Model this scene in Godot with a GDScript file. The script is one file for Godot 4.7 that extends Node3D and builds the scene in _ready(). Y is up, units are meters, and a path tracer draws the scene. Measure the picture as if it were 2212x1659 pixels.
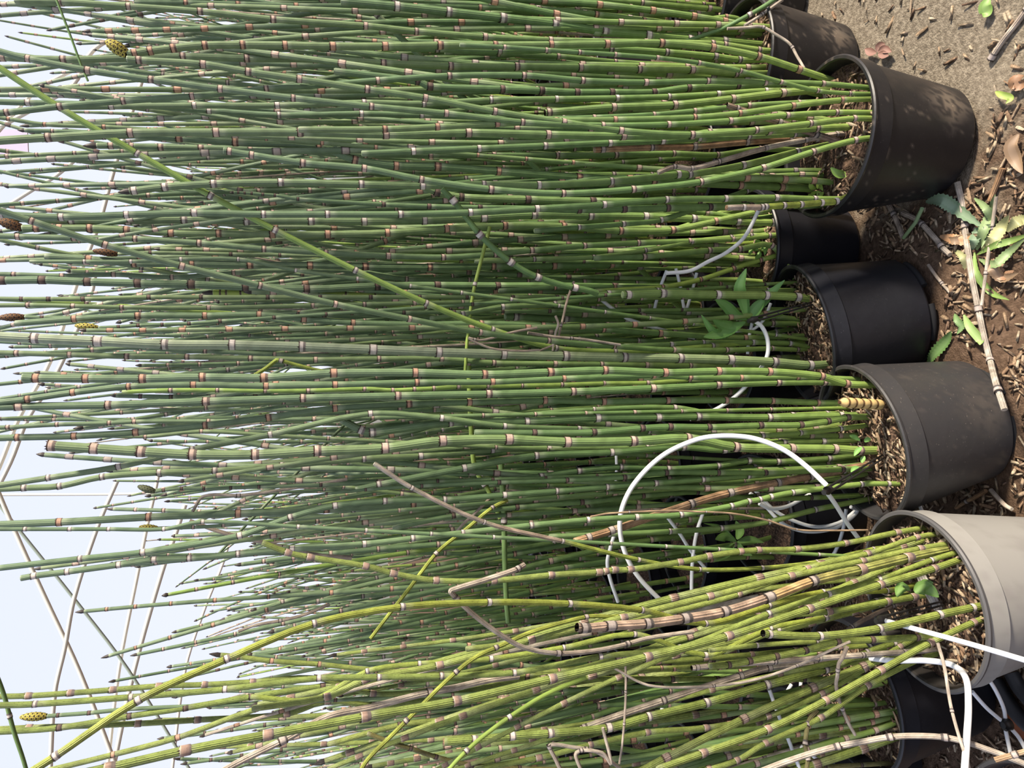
extends Node3D
# A bed of potted horsetails in a polytunnel, photographed with the camera turned on its side: the frame's right is the ground.

const CAM_H := 0.918
const FOCAL := 1557.0            # pixels, for a picture of 2212 x 1659
const PITCH := 14.18
const ROLL := -2.53
var cam_f: Vector3
var cam_x: Vector3
var cam_y: Vector3
var rng := RandomNumberGenerator.new()
var mat := {}
var pots := {}
var sheaths := {}
var chip_meshes: Array[Mesh] = []
var dust: Texture2D
var used := {}

func _ready() -> void:
	rng.seed = 20417
	# ---- camera, lying on its side
	var p := deg_to_rad(PITCH)
	var r := deg_to_rad(ROLL)
	cam_f = Vector3(0, -sin(p), -cos(p))
	var up := Vector3(0, cos(p), -sin(p))
	var rt := Vector3(1, 0, 0)
	cam_x = -up * cos(r) + rt * sin(r)
	cam_y = up * sin(r) + rt * cos(r)
	var cam := Camera3D.new()
	cam.name = "camera"
	cam.transform = Transform3D(Basis(cam_x, cam_y, -cam_f), Vector3(0, CAM_H, 0))
	cam.fov = rad_to_deg(2.0 * atan(829.5 / FOCAL))
	cam.near = 0.05
	cam.far = 100.0
	add_child(cam)
	cam.current = true
	# ---- sky, sun, exposure
	var sky_mat := ProceduralSkyMaterial.new()
	sky_mat.sky_top_color = Color8(217, 226, 252)
	sky_mat.sky_horizon_color = Color8(232, 236, 254)
	sky_mat.sky_curve = 0.3
	sky_mat.ground_bottom_color = Color8(120, 110, 95)
	sky_mat.ground_horizon_color = Color8(190, 190, 185)
	sky_mat.ground_curve = 0.05
	sky_mat.sun_angle_max = 1.0
	var env := Environment.new()
	env.background_mode = Environment.BG_SKY
	env.sky = Sky.new()
	env.sky.sky_material = sky_mat
	env.background_energy_multiplier = 1.16
	env.tonemap_mode = Environment.TONE_MAPPER_LINEAR
	env.tonemap_exposure = 1.0
	env.sdfgi_enabled = true
	env.ssao_enabled = true
	env.ssil_enabled = true
	var we := WorldEnvironment.new()
	we.name = "world"
	we.environment = env
	add_child(we)
	var sun := DirectionalLight3D.new()
	sun.name = "sun"
	sun.light_color = Color(1.0, 0.95, 0.87)
	sun.light_energy = 3.3
	sun.light_angular_distance = 7.0
	sun.shadow_enabled = true
	sun.look_at_from_position(Vector3(1.35, 1.25, 0.55), Vector3.ZERO)
	add_child(sun)
	# ---- what it is made of, then the place, then the things in it
	materials()
	make_sheaths()
	setting()
	make_pots()
	traced_stems()
	filled_stems()
	back_rows()
	drip_lines()
	loose_straw()
	weeds()
	chips()

# ------------------------------------------------------------------ helpers
func ray(px: float, py: float) -> Vector3:
	return cam_f + cam_x * ((px - 1106.0) / FOCAL) - cam_y * ((py - 829.5) / FOCAL)

# the point seen at a pixel on the upright plane z = z0 + lean * (y - y0)
func hit(px: float, py: float, z0: float, lean := 0.0, y0 := 0.15) -> Vector3:
	var d := ray(px, py)
	var t := (z0 + lean * (CAM_H - y0)) / (d.z - lean * d.y)
	return Vector3(0, CAM_H, 0) + d * t

# the point seen at a pixel on the level y = h
func level(px: float, py: float, h := 0.0) -> Vector3:
	var d := ray(px, py)
	return Vector3(0, CAM_H, 0) + d * ((h - CAM_H) / d.y)

func depth_of(q: Vector3) -> float:
	return (q - Vector3(0, CAM_H, 0)).dot(cam_f)

func seen(q: Vector3, margin := 0.0) -> bool:
	var v := q - Vector3(0, CAM_H, 0)
	var z := v.dot(cam_f)
	return z > 0.1 and absf(v.dot(cam_x) / z * FOCAL) < 1106.0 + margin and absf(v.dot(cam_y) / z * FOCAL) < 829.5 + margin

func c8(r: int, g: int, b: int) -> Color:
	return Color8(r, g, b)

func numbered(called: String) -> String:
	var n: int = used.get(called, 0)
	used[called] = n + 1
	return called if n == 0 else "%s_%03d" % [called, n]

func tag(o: Node3D, label: String, category := "", group := "", kind := "") -> void:
	if label: o.set_meta("label", label)
	if category: o.set_meta("category", category)
	if group: o.set_meta("group", group)
	if kind: o.set_meta("kind", kind)

func thing(called: String, label: String, category: String, at := Vector3.ZERO, group := "") -> Node3D:
	var o := Node3D.new()
	o.name = numbered(called)
	add_child(o)
	o.position = at
	tag(o, label, category, group)
	return o

func part(called: String, mesh: Mesh, m: Material, parent: Node3D, xf := Transform3D()) -> MeshInstance3D:
	var o := MeshInstance3D.new()
	o.name = called
	o.mesh = mesh
	o.material_override = m
	parent.add_child(o, true)
	o.transform = xf
	return o

func solo(called: String, mesh: Mesh, m: Material, label: String, category: String, at := Transform3D(), group := "") -> MeshInstance3D:
	var o := part(numbered(called), mesh, m, self, at)
	tag(o, label, category, group)
	return o

func to_mesh(v: PackedVector3Array, n: PackedVector3Array, c: PackedColorArray, uv: PackedVector2Array, ix: PackedInt32Array) -> ArrayMesh:
	# wind every face clockwise as seen from the side its normals point to
	var vote := 0
	var step := maxi(1, ix.size() / 3 / 24)
	for f in range(0, ix.size() / 3, step):
		var i0 := ix[f * 3]
		var d := (v[ix[f * 3 + 1]] - v[i0]).cross(v[ix[f * 3 + 2]] - v[i0]).dot(n[i0])
		vote += 1 if d > 1e-16 else (-1 if d < -1e-16 else 0)
	if vote > 0:
		for f in ix.size() / 3:
			var k := ix[f * 3 + 1]
			ix[f * 3 + 1] = ix[f * 3 + 2]
			ix[f * 3 + 2] = k
	var a := []
	a.resize(Mesh.ARRAY_MAX)
	a[Mesh.ARRAY_VERTEX] = v
	a[Mesh.ARRAY_NORMAL] = n
	if c.size(): a[Mesh.ARRAY_COLOR] = c
	if uv.size(): a[Mesh.ARRAY_TEX_UV] = uv
	a[Mesh.ARRAY_INDEX] = ix
	var m := ArrayMesh.new()
	m.add_surface_from_arrays(Mesh.PRIMITIVE_TRIANGLES, a)
	return m

# Rings of a round section swept along a path; cols may be empty, or one colour per ring.
func sweep(path: PackedVector3Array, radii: PackedFloat32Array, cols: PackedColorArray, sides: int, origin := Vector3.ZERO, flat := 1.0, cap := true) -> ArrayMesh:
	var v := PackedVector3Array()
	var n := PackedVector3Array()
	var c := PackedColorArray()
	var uv := PackedVector2Array()
	var ix := PackedInt32Array()
	var k := path.size()
	var side := Vector3.ZERO
	var along := 0.0
	for i in k:
		var t := (path[mini(i + 1, k - 1)] - path[maxi(i - 1, 0)])
		if t.length_squared() < 1e-14: t = Vector3.UP
		t = t.normalized()
		if i == 0:
			side = t.cross(Vector3(0.31, 0.17, 0.93)).normalized()
		else:
			side = (side - t * side.dot(t)).normalized()
			along += path[i].distance_to(path[i - 1])
		var other := t.cross(side)
		var slope := 0.0
		if i > 0 and i < k - 1:
			slope = (radii[i + 1] - radii[i - 1]) / maxf(path[i + 1].distance_to(path[i - 1]), 1e-4)
			slope = clampf(slope, -1.5, 1.5)
		for j in sides + 1:
			var a := TAU * j / sides
			var d := side * cos(a) + other * (sin(a) * flat)
			v.append(path[i] - origin + d * radii[i])
			n.append((d - t * slope).normalized())
			uv.append(Vector2(float(j) / sides, along * 9.0))
			if cols.size(): c.append(cols[i])
	for i in k - 1:
		for j in sides:
			var a := i * (sides + 1) + j
			var b := a + sides + 1
			ix.append_array([a, a + 1, b, b, a + 1, b + 1])
	if cap:
		for e in [0, k - 1]:
			var at := v.size()
			var t: Vector3 = (path[0] - path[1]).normalized() if e == 0 else (path[k - 1] - path[k - 2]).normalized()
			var cc: Color = cols[e] if cols.size() else Color.WHITE
			v.append(path[e] - origin); n.append(t); uv.append(Vector2(0.5, along * 9.0))
			if cols.size(): c.append(cc)
			for j in sides + 1:
				v.append(v[e * (sides + 1) + j]); n.append(t); uv.append(Vector2(float(j) / sides, along * 9.0))
				if cols.size(): c.append(cc)
			for j in sides:
				if e == 0: ix.append_array([at, at + 2 + j, at + 1 + j])
				else: ix.append_array([at, at + 1 + j, at + 2 + j])
	return to_mesh(v, n, c, uv, ix)

func smooth(p: Array, i: int, u: float) -> Vector3:
	var a: Vector3 = p[maxi(i - 1, 0)]
	var b: Vector3 = p[i]
	var c: Vector3 = p[mini(i + 1, p.size() - 1)]
	var d: Vector3 = p[mini(i + 2, p.size() - 1)]
	if i == 0: a = b * 2.0 - c
	if i + 2 >= p.size(): d = c * 2.0 - b
	# tangents scaled to the middle chord keep uneven spacing from overshooting
	var l := b.distance_to(c)
	var m0 := (c - a) * (l / maxf(a.distance_to(b) + l, 1e-5))
	var m1 := (d - b) * (l / maxf(c.distance_to(d) + l, 1e-5))
	var u2 := u * u
	var u3 := u2 * u
	return b * (2 * u3 - 3 * u2 + 1) + m0 * (u3 - 2 * u2 + u) + c * (-2 * u3 + 3 * u2) + m1 * (u3 - u2)

func curve(p: Array, steps: int) -> PackedVector3Array:
	var out := PackedVector3Array()
	for i in p.size() - 1:
		for s in steps:
			out.append(smooth(p, i, float(s) / steps))
	out.append(p[p.size() - 1])
	return out

func even(n: int, r: float) -> PackedFloat32Array:
	var a := PackedFloat32Array()
	a.resize(n)
	a.fill(r)
	return a

func lathe(prof: Array, sides: int, cols := []) -> ArrayMesh:
	var v := PackedVector3Array()
	var n := PackedVector3Array()
	var c := PackedColorArray()
	var uv := PackedVector2Array()
	var ix := PackedInt32Array()
	for i in prof.size() - 1:            # each band has its own normals, so edges stay crisp
		var a: Vector2 = prof[i]
		var b: Vector2 = prof[i + 1]
		var d := b - a
		var nn := Vector2(d.y, -d.x).normalized()
		var at := v.size()
		for j in sides + 1:
			var t := TAU * j / sides
			for e in 2:
				var q: Vector2 = a if e == 0 else b
				v.append(Vector3(cos(t) * q.x, q.y, sin(t) * q.x))
				n.append(Vector3(cos(t) * nn.x, nn.y, sin(t) * nn.x))
				uv.append(Vector2(float(j) / sides, q.y))
				if cols.size(): c.append(cols[i + e])
		for j in sides:
			var k := at + j * 2
			ix.append_array([k, k + 1, k + 2, k + 2, k + 1, k + 3])
	return to_mesh(v, n, c, uv, ix)

# ------------------------------------------------------------------ materials
func noise_tex(freq: float, lo: Color, hi: Color, size := 512, octaves := 4, mid := 0.5, width := 0.5, s := 1) -> NoiseTexture2D:
	var f := FastNoiseLite.new()
	f.seed = s
	f.frequency = freq
	f.fractal_octaves = octaves
	var g := Gradient.new()
	g.offsets = PackedFloat32Array([clampf(mid - width, 0, 1), clampf(mid + width, 0, 1)])
	g.colors = PackedColorArray([lo, hi])
	var t := NoiseTexture2D.new()
	t.width = size
	t.height = size
	t.seamless = true
	t.noise = f
	t.color_ramp = g
	return t

func bump_tex(freq: float, strength: float, size := 512, octaves := 4, s := 1) -> NoiseTexture2D:
	var f := FastNoiseLite.new()
	f.seed = s
	f.frequency = freq
	f.fractal_octaves = octaves
	var t := NoiseTexture2D.new()
	t.width = size
	t.height = size
	t.seamless = true
	t.noise = f
	t.as_normal_map = true
	t.bump_strength = strength
	return t

func ridge_image(ridges: int, deep: float) -> ImageTexture:
	var h := Image.create(256, 64, false, Image.FORMAT_RGBA8)
	for x in 256:
		var s := sin(TAU * ridges * x / 256.0)
		var z := sqrt(maxf(0.05, 1.0 - s * s * deep * deep))
		for y in 64:
			h.set_pixel(x, y, Color(0.5 + 0.5 * s * deep, 0.5, 0.5 + 0.5 * z))
	return ImageTexture.create_from_image(h)

# lengthwise streaks with small flecks: what multiplies a stem's own green
func streak_image(flecks: int, fleck: Color, depth: float, s: int) -> ImageTexture:
	var g := RandomNumberGenerator.new()
	g.seed = s
	var f := FastNoiseLite.new()
	f.seed = s
	f.frequency = 0.02
	var im := Image.create(128, 256, false, Image.FORMAT_RGBA8)
	for x in 128:
		var fine := g.randf()
		for y in 256:
			var a := TAU * y / 256.0
			var b := TAU * x / 128.0
			var big := f.get_noise_3d(cos(a) * 40.0 + cos(b) * 9.0, sin(a) * 40.0 + sin(b) * 9.0, x * 0.0)
			var k := 1.0 - depth * (0.45 * fine + 0.55 * (0.5 + big))
			im.set_pixel(x, y, Color(k, k, k))
	for i in flecks:
		var x := g.randi_range(0, 127)
		var y := g.randi_range(0, 255)
		for d in g.randi_range(1, 4):
			im.set_pixel(x, (y + d) % 256, fleck)
	return ImageTexture.create_from_image(im)

func basic(col: Color, rough: float, spec := 0.5) -> StandardMaterial3D:
	var m := StandardMaterial3D.new()
	m.albedo_color = col
	m.roughness = rough
	m.metallic_specular = spec
	return m

func painted(rough: float, tex: Texture2D, normal: Texture2D, ns := 1.0, us := 1.0) -> StandardMaterial3D:
	var m := basic(Color.WHITE, rough, 0.4)
	m.vertex_color_use_as_albedo = true
	m.vertex_color_is_srgb = true
	m.albedo_texture = tex
	if normal:
		m.normal_enabled = true
		m.normal_texture = normal
		m.normal_scale = ns
	m.uv1_scale = Vector3(us, 1, 1)
	return m

func tri(m: StandardMaterial3D, scale: float) -> StandardMaterial3D:
	m.uv1_triplanar = true
	m.uv1_world_triplanar = true
	m.uv1_scale = Vector3(scale, scale, scale)
	return m

func materials() -> void:
	var green_tex := streak_image(150, c8(214, 225, 190), 0.22, 3)
	var old_tex := streak_image(420, c8(90, 80, 60), 0.34, 5)
	var dry_tex := streak_image(200, c8(110, 90, 75), 0.45, 8)
	mat.stem = painted(0.42, green_tex, ridge_image(14, 0.45), 0.8)
	mat.old = painted(0.5, old_tex, ridge_image(14, 0.8), 1.0)
	mat.dry = painted(0.8, dry_tex, ridge_image(10, 0.7), 1.0)
	mat.sheath = painted(0.75, streak_image(120, c8(120, 110, 100), 0.3, 11), null)
	mat.cone = painted(0.7, null, null)
	mat.leaf = painted(0.5, null, null)
	mat.leaf.backlight_enabled = true
	mat.leaf.backlight = Color(0.08, 0.1, 0.04)
	mat.leaf.cull_mode = BaseMaterial3D.CULL_DISABLED
	mat.tube = basic(c8(224, 226, 228), 0.38)
	mat.hose = basic(c8(38, 38, 40), 0.5)
	mat.stake = basic(c8(30, 29, 30), 0.4)
	# pots: black or grey plastic, the dust and mud on it in the vertex colours, small specks in a texture
	var g := RandomNumberGenerator.new()
	g.seed = 9
	var im := Image.create(512, 512, false, Image.FORMAT_RGBA8)
	im.fill(Color(0.45, 0.45, 0.45))
	for i in 520:
		var k := g.randf_range(0.5, 0.95)
		var x := g.randi_range(0, 511)
		var y := g.randi_range(0, 511)
		im.fill_rect(Rect2i(x, y, g.randi_range(1, 3), g.randi_range(1, 2)), Color(k, k * 0.95, k * 0.88))
	mat.plastic = basic(Color.WHITE, 0.44, 0.45)
	mat.plastic.vertex_color_use_as_albedo = true
	mat.plastic.vertex_color_is_srgb = true
	mat.plastic.albedo_texture = ImageTexture.create_from_image(im)
	mat.plastic.normal_enabled = true
	mat.plastic.normal_texture = bump_tex(0.05, 1.2, 256, 3, 4)
	mat.plastic.normal_scale = 0.2
	tri(mat.plastic, 4.0)
	mat.pale = basic(Color.WHITE, 0.5, 0.4)
	mat.pale.vertex_color_use_as_albedo = true
	mat.pale.vertex_color_is_srgb = true
	mat.foot = basic(c8(30, 30, 32), 0.7, 0.3)
	mat.soil = tri(basic(Color.WHITE, 0.95, 0.2), 7.0)
	mat.soil.albedo_texture = noise_tex(0.05, c8(50, 39, 33), c8(122, 100, 84), 512, 5, 0.5, 0.32, 31)
	mat.soil.normal_enabled = true
	mat.soil.normal_texture = bump_tex(0.06, 9.0, 512, 5, 32)
	mat.soil.normal_scale = 1.2
	mat.ground = tri(basic(Color.WHITE, 0.95, 0.2), 3.0)
	mat.ground.vertex_color_use_as_albedo = true
	mat.ground.vertex_color_is_srgb = true
	mat.ground.albedo_texture = noise_tex(0.03, c8(186, 181, 176), c8(255, 252, 248), 1024, 6, 0.5, 0.3, 41)
	mat.ground.normal_enabled = true
	mat.ground.normal_texture = bump_tex(0.08, 8.0, 1024, 5, 42)
	mat.ground.normal_scale = 0.55
	mat.chip = painted(0.85, dry_tex, null)
	mat.bits = painted(0.9, null, null)
	mat.pipe = basic(c8(226, 222, 208), 0.45)
	mat.film = basic(Color(0.98, 0.99, 1.0, 0.03), 0.1)
	mat.film.transparency = BaseMaterial3D.TRANSPARENCY_ALPHA
	mat.film.metallic_specular = 0.05
	mat.film.cull_mode = BaseMaterial3D.CULL_DISABLED

# ------------------------------------------------------------------ stems
# colours of the collar at each joint, from its foot to its dark toothed rim
const COLLARS := {
	"pink": [[106, 94, 88], [194, 168, 154], [204, 180, 166], [74, 54, 46]],
	"orange": [[108, 90, 80], [190, 150, 126], [198, 158, 136], [78, 54, 42]],
	"white": [[124, 116, 112], [214, 202, 194], [222, 212, 204], [96, 84, 78]],
	"grey": [[86, 80, 78], [168, 156, 150], [182, 170, 162], [66, 58, 54]],
	"dark": [[70, 62, 58], [92, 76, 70], [136, 114, 104], [52, 44, 42]],
	"old": [[112, 100, 96], [146, 122, 112], [190, 160, 142], [212, 198, 180]],
}

func make_sheaths() -> void:
	for style in COLLARS:
		var k: Array = COLLARS[style]
		sheaths[style] = []
		for variant in 4:
			var v := PackedVector3Array()
			var n := PackedVector3Array()
			var c := PackedColorArray()
			var uv := PackedVector2Array()
			var ix := PackedInt32Array()
			var bulge := 1.10 if style != "old" else 1.2
			var rows := [[0.0, 1.01, 0], [0.10 + 0.2 * (variant % 2), bulge, 0], [0.22 + 0.2 * (variant % 2), bulge + 0.01, 1], [0.84, bulge + 0.03, 2], [0.86, bulge + 0.04, 3], [1.0, bulge + 0.05, 3]]
			for row in rows:
				var col: Array = k[row[2]]
				for j in 15:
					var a := TAU * j / 14.0
					var w := 1.0 + (rng.randf() - 0.5) * 0.16 if j < 14 else 1.0
					var y: float = row[0]
					if row[2] == 3: y += rng.randf_range(-0.04, 0.04)
					v.append(Vector3(cos(a) * row[1], y, sin(a) * row[1]))
					n.append(Vector3(cos(a), 0.0, sin(a)))
					c.append(Color(clampf(col[0] / 255.0 * w, 0, 1), clampf(col[1] / 255.0 * w, 0, 1), clampf(col[2] / 255.0 * w, 0, 1)))
					uv.append(Vector2(j / 14.0, y * 0.3))
			for i in rows.size() - 1:
				for j in 14:
					var a := i * 15 + j
					ix.append_array([a, a + 15, a + 1, a + 1, a + 15, a + 16])
			for j in 14:                     # teeth
				if (j * 7 + variant * 5) % 10 < 5: continue
				var a := TAU * (j + 0.15) / 14.0
				var b := TAU * (j + 0.85) / 14.0
				var m := (a + b) / 2
				var at := v.size()
				var rr := bulge + 0.04
				for q in [Vector3(cos(a) * rr, 0.96, sin(a) * rr), Vector3(cos(m) * (rr + 0.14), 1.22, sin(m) * (rr + 0.14)), Vector3(cos(b) * rr, 0.96, sin(b) * rr)]:
					v.append(q); n.append(Vector3(cos(m), 0.2, sin(m))); c.append(c8(62, 48, 40)); uv.append(Vector2(0.1, 0.1))
				ix.append_array([at, at + 1, at + 2])
			sheaths[style].append(to_mesh(v, n, c, uv, ix))

func stem_colour(kind: String, h: float, j: float, i: int) -> Color:
	match kind:
		"dry": return c8(184, 164, 146).lerp(c8(212, 198, 182), clampf(j + 0.25 * (i % 3), 0, 1))
		"tan": return c8(168, 130, 96).lerp(c8(206, 176, 142), clampf(j + 0.2 * (i % 2), 0, 1))
		"stub": return c8(158, 134, 116).lerp(c8(186, 162, 142), j)
		"half":
			return c8(164, 168, 92) if i < 3 else (c8(214, 178, 126) if i == 3 else c8(200, 172, 150))
		"gold": return c8(164, 176, 72).lerp(c8(164, 182, 92), clampf(h * 1.5, 0, 1)).lerp(c8(178, 176, 72), j * 0.4)
		"yellow":
			return c8(162, 178, 84).lerp(c8(148, 166, 92), clampf(h / 0.7, 0, 1)).lerp(c8(172, 182, 104), j * 0.45)
		"drytop":
			return c8(168, 184, 84) if i < 6 else c8(198, 176, 156).lerp(c8(216, 202, 188), clampf((i - 6) * 0.5, 0, 1))
		"olive": return c8(118, 112, 84).lerp(c8(148, 142, 92), j)
		"lime": return c8(156, 180, 82).lerp(c8(138, 166, 92), clampf(h / 0.9, 0, 1)).lerp(c8(166, 182, 90), j * 0.3)
		"young": return c8(122, 152, 84).lerp(c8(168, 188, 92), clampf((h - 0.4) / 0.6, 0, 1)).lerp(c8(150, 176, 90), 0.3 * (i % 2))
		"thick": return c8(138, 162, 98).lerp(c8(152, 164, 138), clampf(h / 0.8, 0, 1))
	# green: yellowish and bright near the soil, duller and bluer with height
	var a := c8(136, 161, 84)
	var b := c8(102, 132, 80)
	var c := c8(112, 132, 104)
	var k := b.lerp(c, clampf((h - 0.5) / 0.45, 0, 1)) if h > 0.5 else a.lerp(b, clampf((h - 0.2) / 0.3, 0, 1))
	var tint := c8(146, 160, 96) if j > 0.5 else c8(84, 112, 78)
	return k.lerp(tint, absf(j - 0.5) * 0.6)

# One stem: nodes[0] is the foot, the middle ones the joints, the last the tip.
func stem(plant: Node3D, nodes: Array, r: float, kind: String, style: String, opts: String, fine: bool) -> MeshInstance3D:
	var path := PackedVector3Array()
	var radii := PackedFloat32Array()
	var cols := PackedColorArray()
	var j := rng.randf()
	var count := nodes.size()
	var top := 0.86
	if "taper" in opts: top = 0.3
	if not fine or "slim" in opts: top = 0.58
	var whole: float = (nodes[0] as Vector3).distance_to(nodes[count - 1])
	var joints := []
	var cut := "cut" in opts
	var done := 0.0
	for i in count - 1:
		var a: Vector3 = nodes[i]
		var b: Vector3 = nodes[i + 1]
		var l := a.distance_to(b)
		var us := [0.0, 0.3, 0.65, 0.85, 0.92, 0.98] if fine else [0.0, 0.5]
		var band := clampf(r * 1.8 / maxf(l, 0.001), 0.05, 0.5)
		if not fine: us = [0.0, band * 0.1, band * 0.85, band, band + 0.02, 0.55, 0.985] if i > 0 else [0.0, 0.5, 0.985]
		for s in us.size():
			var u: float = us[s]
			var q := smooth(nodes, i, u)
			var f := (done + l * u) / maxf(whole, 0.001)
			var rr := r * lerpf(1.0, top, clampf(f * f * 0.7 + f * 0.3, 0, 1))
			var col := stem_colour(kind, q.y, j, i)
			if u > 0.9 or (not fine and u > 0.95): col = col.lerp(c8(186, 190, 168), 0.4)
			if not fine and i > 0 and s < 4:
				var k: Array = COLLARS[style][[0, 1, 2, 3][s]]
				col = c8(k[0], k[1], k[2])
				rr *= [1.0, 1.12, 1.16, 1.14][s]
			if kind == "half" and u > 0.5 and i < 3: col = col.lerp(stem_colour(kind, q.y, j, i + 1), 0.3)
			path.append(q); radii.append(rr); cols.append(col)
		if fine and i > 0: joints.append(i)
		done += l
	var tip: Vector3 = nodes[count - 1]
	var rr2 := radii[radii.size() - 1]
	path.append(tip)
	if cut:
		radii.append(rr2); cols.append(c8(150, 112, 84))
		var dir := (tip - path[path.size() - 2]).normalized()
		path.append(tip - dir * 0.0004); radii.append(rr2 * 0.72); cols.append(c8(200, 180, 150))
		path.append(tip - dir * 0.012); radii.append(rr2 * 0.68); cols.append(c8(70, 52, 36))
	elif "bud" in opts or not fine or "taper" in opts:
		var dir := (tip - path[path.size() - 2]).normalized()
		radii.append(rr2 * 0.9); cols.append(c8(56, 48, 44))
		var fat := rng.randf_range(0.85, 1.25)
		var far := rng.randf_range(0.55, 1.0)
		path.append(tip + dir * rr2 * 1.4 * far); radii.append(rr2 * fat); cols.append(c8(58, 51, 47))
		path.append(tip + dir * rr2 * 3.2 * far); radii.append(rr2 * 0.6 * fat); cols.append(c8(66, 59, 53))
		path.append(tip + dir * rr2 * 4.6 * far); radii.append(rr2 * 0.12); cols.append(c8(78, 68, 58))
	else:
		radii.append(rr2 * 0.8); cols.append(cols[cols.size() - 1])
	var m: Material = mat.stem
	if kind in ["dry", "tan", "stub", "half", "drytop"]: m = mat.dry
	elif kind in ["yellow", "gold", "olive"]: m = mat.old
	var o := part("stem", sweep(path, radii, cols, 12 if fine else 7, plant.position), m, plant)
	for i in joints:
		var at: Vector3 = nodes[i]
		var dir := (smooth(nodes, i, 0.06) - smooth(nodes, i - 1, 0.94)).normalized()
		var f := at.distance_to(nodes[0]) / maxf(whole, 0.001)
		var rr := r * lerpf(1.0, top, clampf(f * f * 0.7 + f * 0.3, 0, 1))
		var long := rr * (1.6 if style != "old" else 2.4) * rng.randf_range(0.85, 1.15)
		var x := dir.cross(Vector3(0.3, 0.1, 0.9)).normalized()
		var spin := rng.randf() * TAU
		x = x.rotated(dir, spin)
		var z := x.cross(dir)
		var st := style
		if kind == "half" and i > 2: st = "grey"
		var which: Mesh = sheaths[st][rng.randi() % 4]
		if "young" == kind:
			long = rr * 0.5
		part("joint_sheath", which, mat.sheath, o, Transform3D(Basis(x * rr, dir * long, z * rr), at - plant.position - dir * long * 0.5))
	if kind == "yellow" or kind == "half" or kind == "drytop" or kind in ["dry", "tan", "stub", "gold", "olive"]:
		var words: Dictionary = {"yellow": "yellowing ribbed stem", "drytop": "stem dried pale toward its tip", "half": "thick stem dried tan in its upper half", "dry": "dead pale straw coloured stem", "tan": "dead tan stem", "stub": "short broken brown stub", "gold": "golden yellow ribbed stem", "olive": "dark olive spotted stem"}
		o.set_meta("label", words[kind])
	elif kind == "young":
		o.set_meta("label", "pale green young shoot with thin dark rings")
	elif cut:
		o.set_meta("label", "green stem cut off short")
	return o

# a spore cone at a stem's tip: scales in spirals on a spindle
func cone(parent: Node3D, origin: Vector3, a: Vector3, b: Vector3, r: float, light: Color, dark: Color) -> void:
	var path := PackedVector3Array()
	var v := PackedVector3Array()
	var n := PackedVector3Array()
	var c := PackedColorArray()
	var ix := PackedInt32Array()
	var dir := (b - a).normalized()
	var x := dir.cross(Vector3(0.2, 0.3, 0.9)).normalized()
	var z := dir.cross(x)
	var l := a.distance_to(b)
	var R := 56
	var S := 60
	for i in R + 1:
		var t := float(i) / R
		var rr := r * pow(sin(PI * clampf(0.12 + t * 0.86, 0, 1)), 0.55)
		if i == R: rr = r * 0.08
		for j in S + 1:
			var ang := TAU * j / S
			var cell := absf(sin((t * 6.0 + j / float(S) * 5.0) * PI)) * absf(sin((t * 6.0 - j / float(S) * 5.0) * PI))
			var k := rr * (0.86 + 0.2 * sqrt(cell))
			var d := x * cos(ang) + z * sin(ang)
			v.append(a + dir * l * t + d * k - origin)
			n.append((d + dir * (t - 0.5)).normalized())
			var mid := cell > 0.55
			c.append(dark if mid or cell < 0.05 else light)
	for i in R:
		for j in S:
			var q := i * (S + 1) + j
			ix.append_array([q, q + 1, q + S + 1, q + S + 1, q + 1, q + S + 2])
	var o := part("spore_cone", to_mesh(v, n, c, PackedVector2Array(), ix), mat.cone, parent)
	o.set_meta("label", "scaly spore cone at the stem tip")

func pick_style(s: String, kind: String) -> String:
	if kind in ["yellow", "half", "olive"] and not ("white" in s or "dark" in s or "orange" in s): return "old"
	if "white" in s: return "white"
	if "dark" in s: return "dark"
	if "orange" in s or "brown" in s: return "orange"
	if "pale" in s: return "grey" if rng.randf() < 0.3 else "pink"
	if kind == "young": return "dark"
	if kind in ["dry", "tan", "stub"]: return "grey"
	if kind == "gold" or kind == "drytop": return "white"
	var k := rng.randf()
	return "pink" if k < 0.6 else ("orange" if k < 0.8 else ("grey" if k < 0.92 else "white"))

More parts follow.
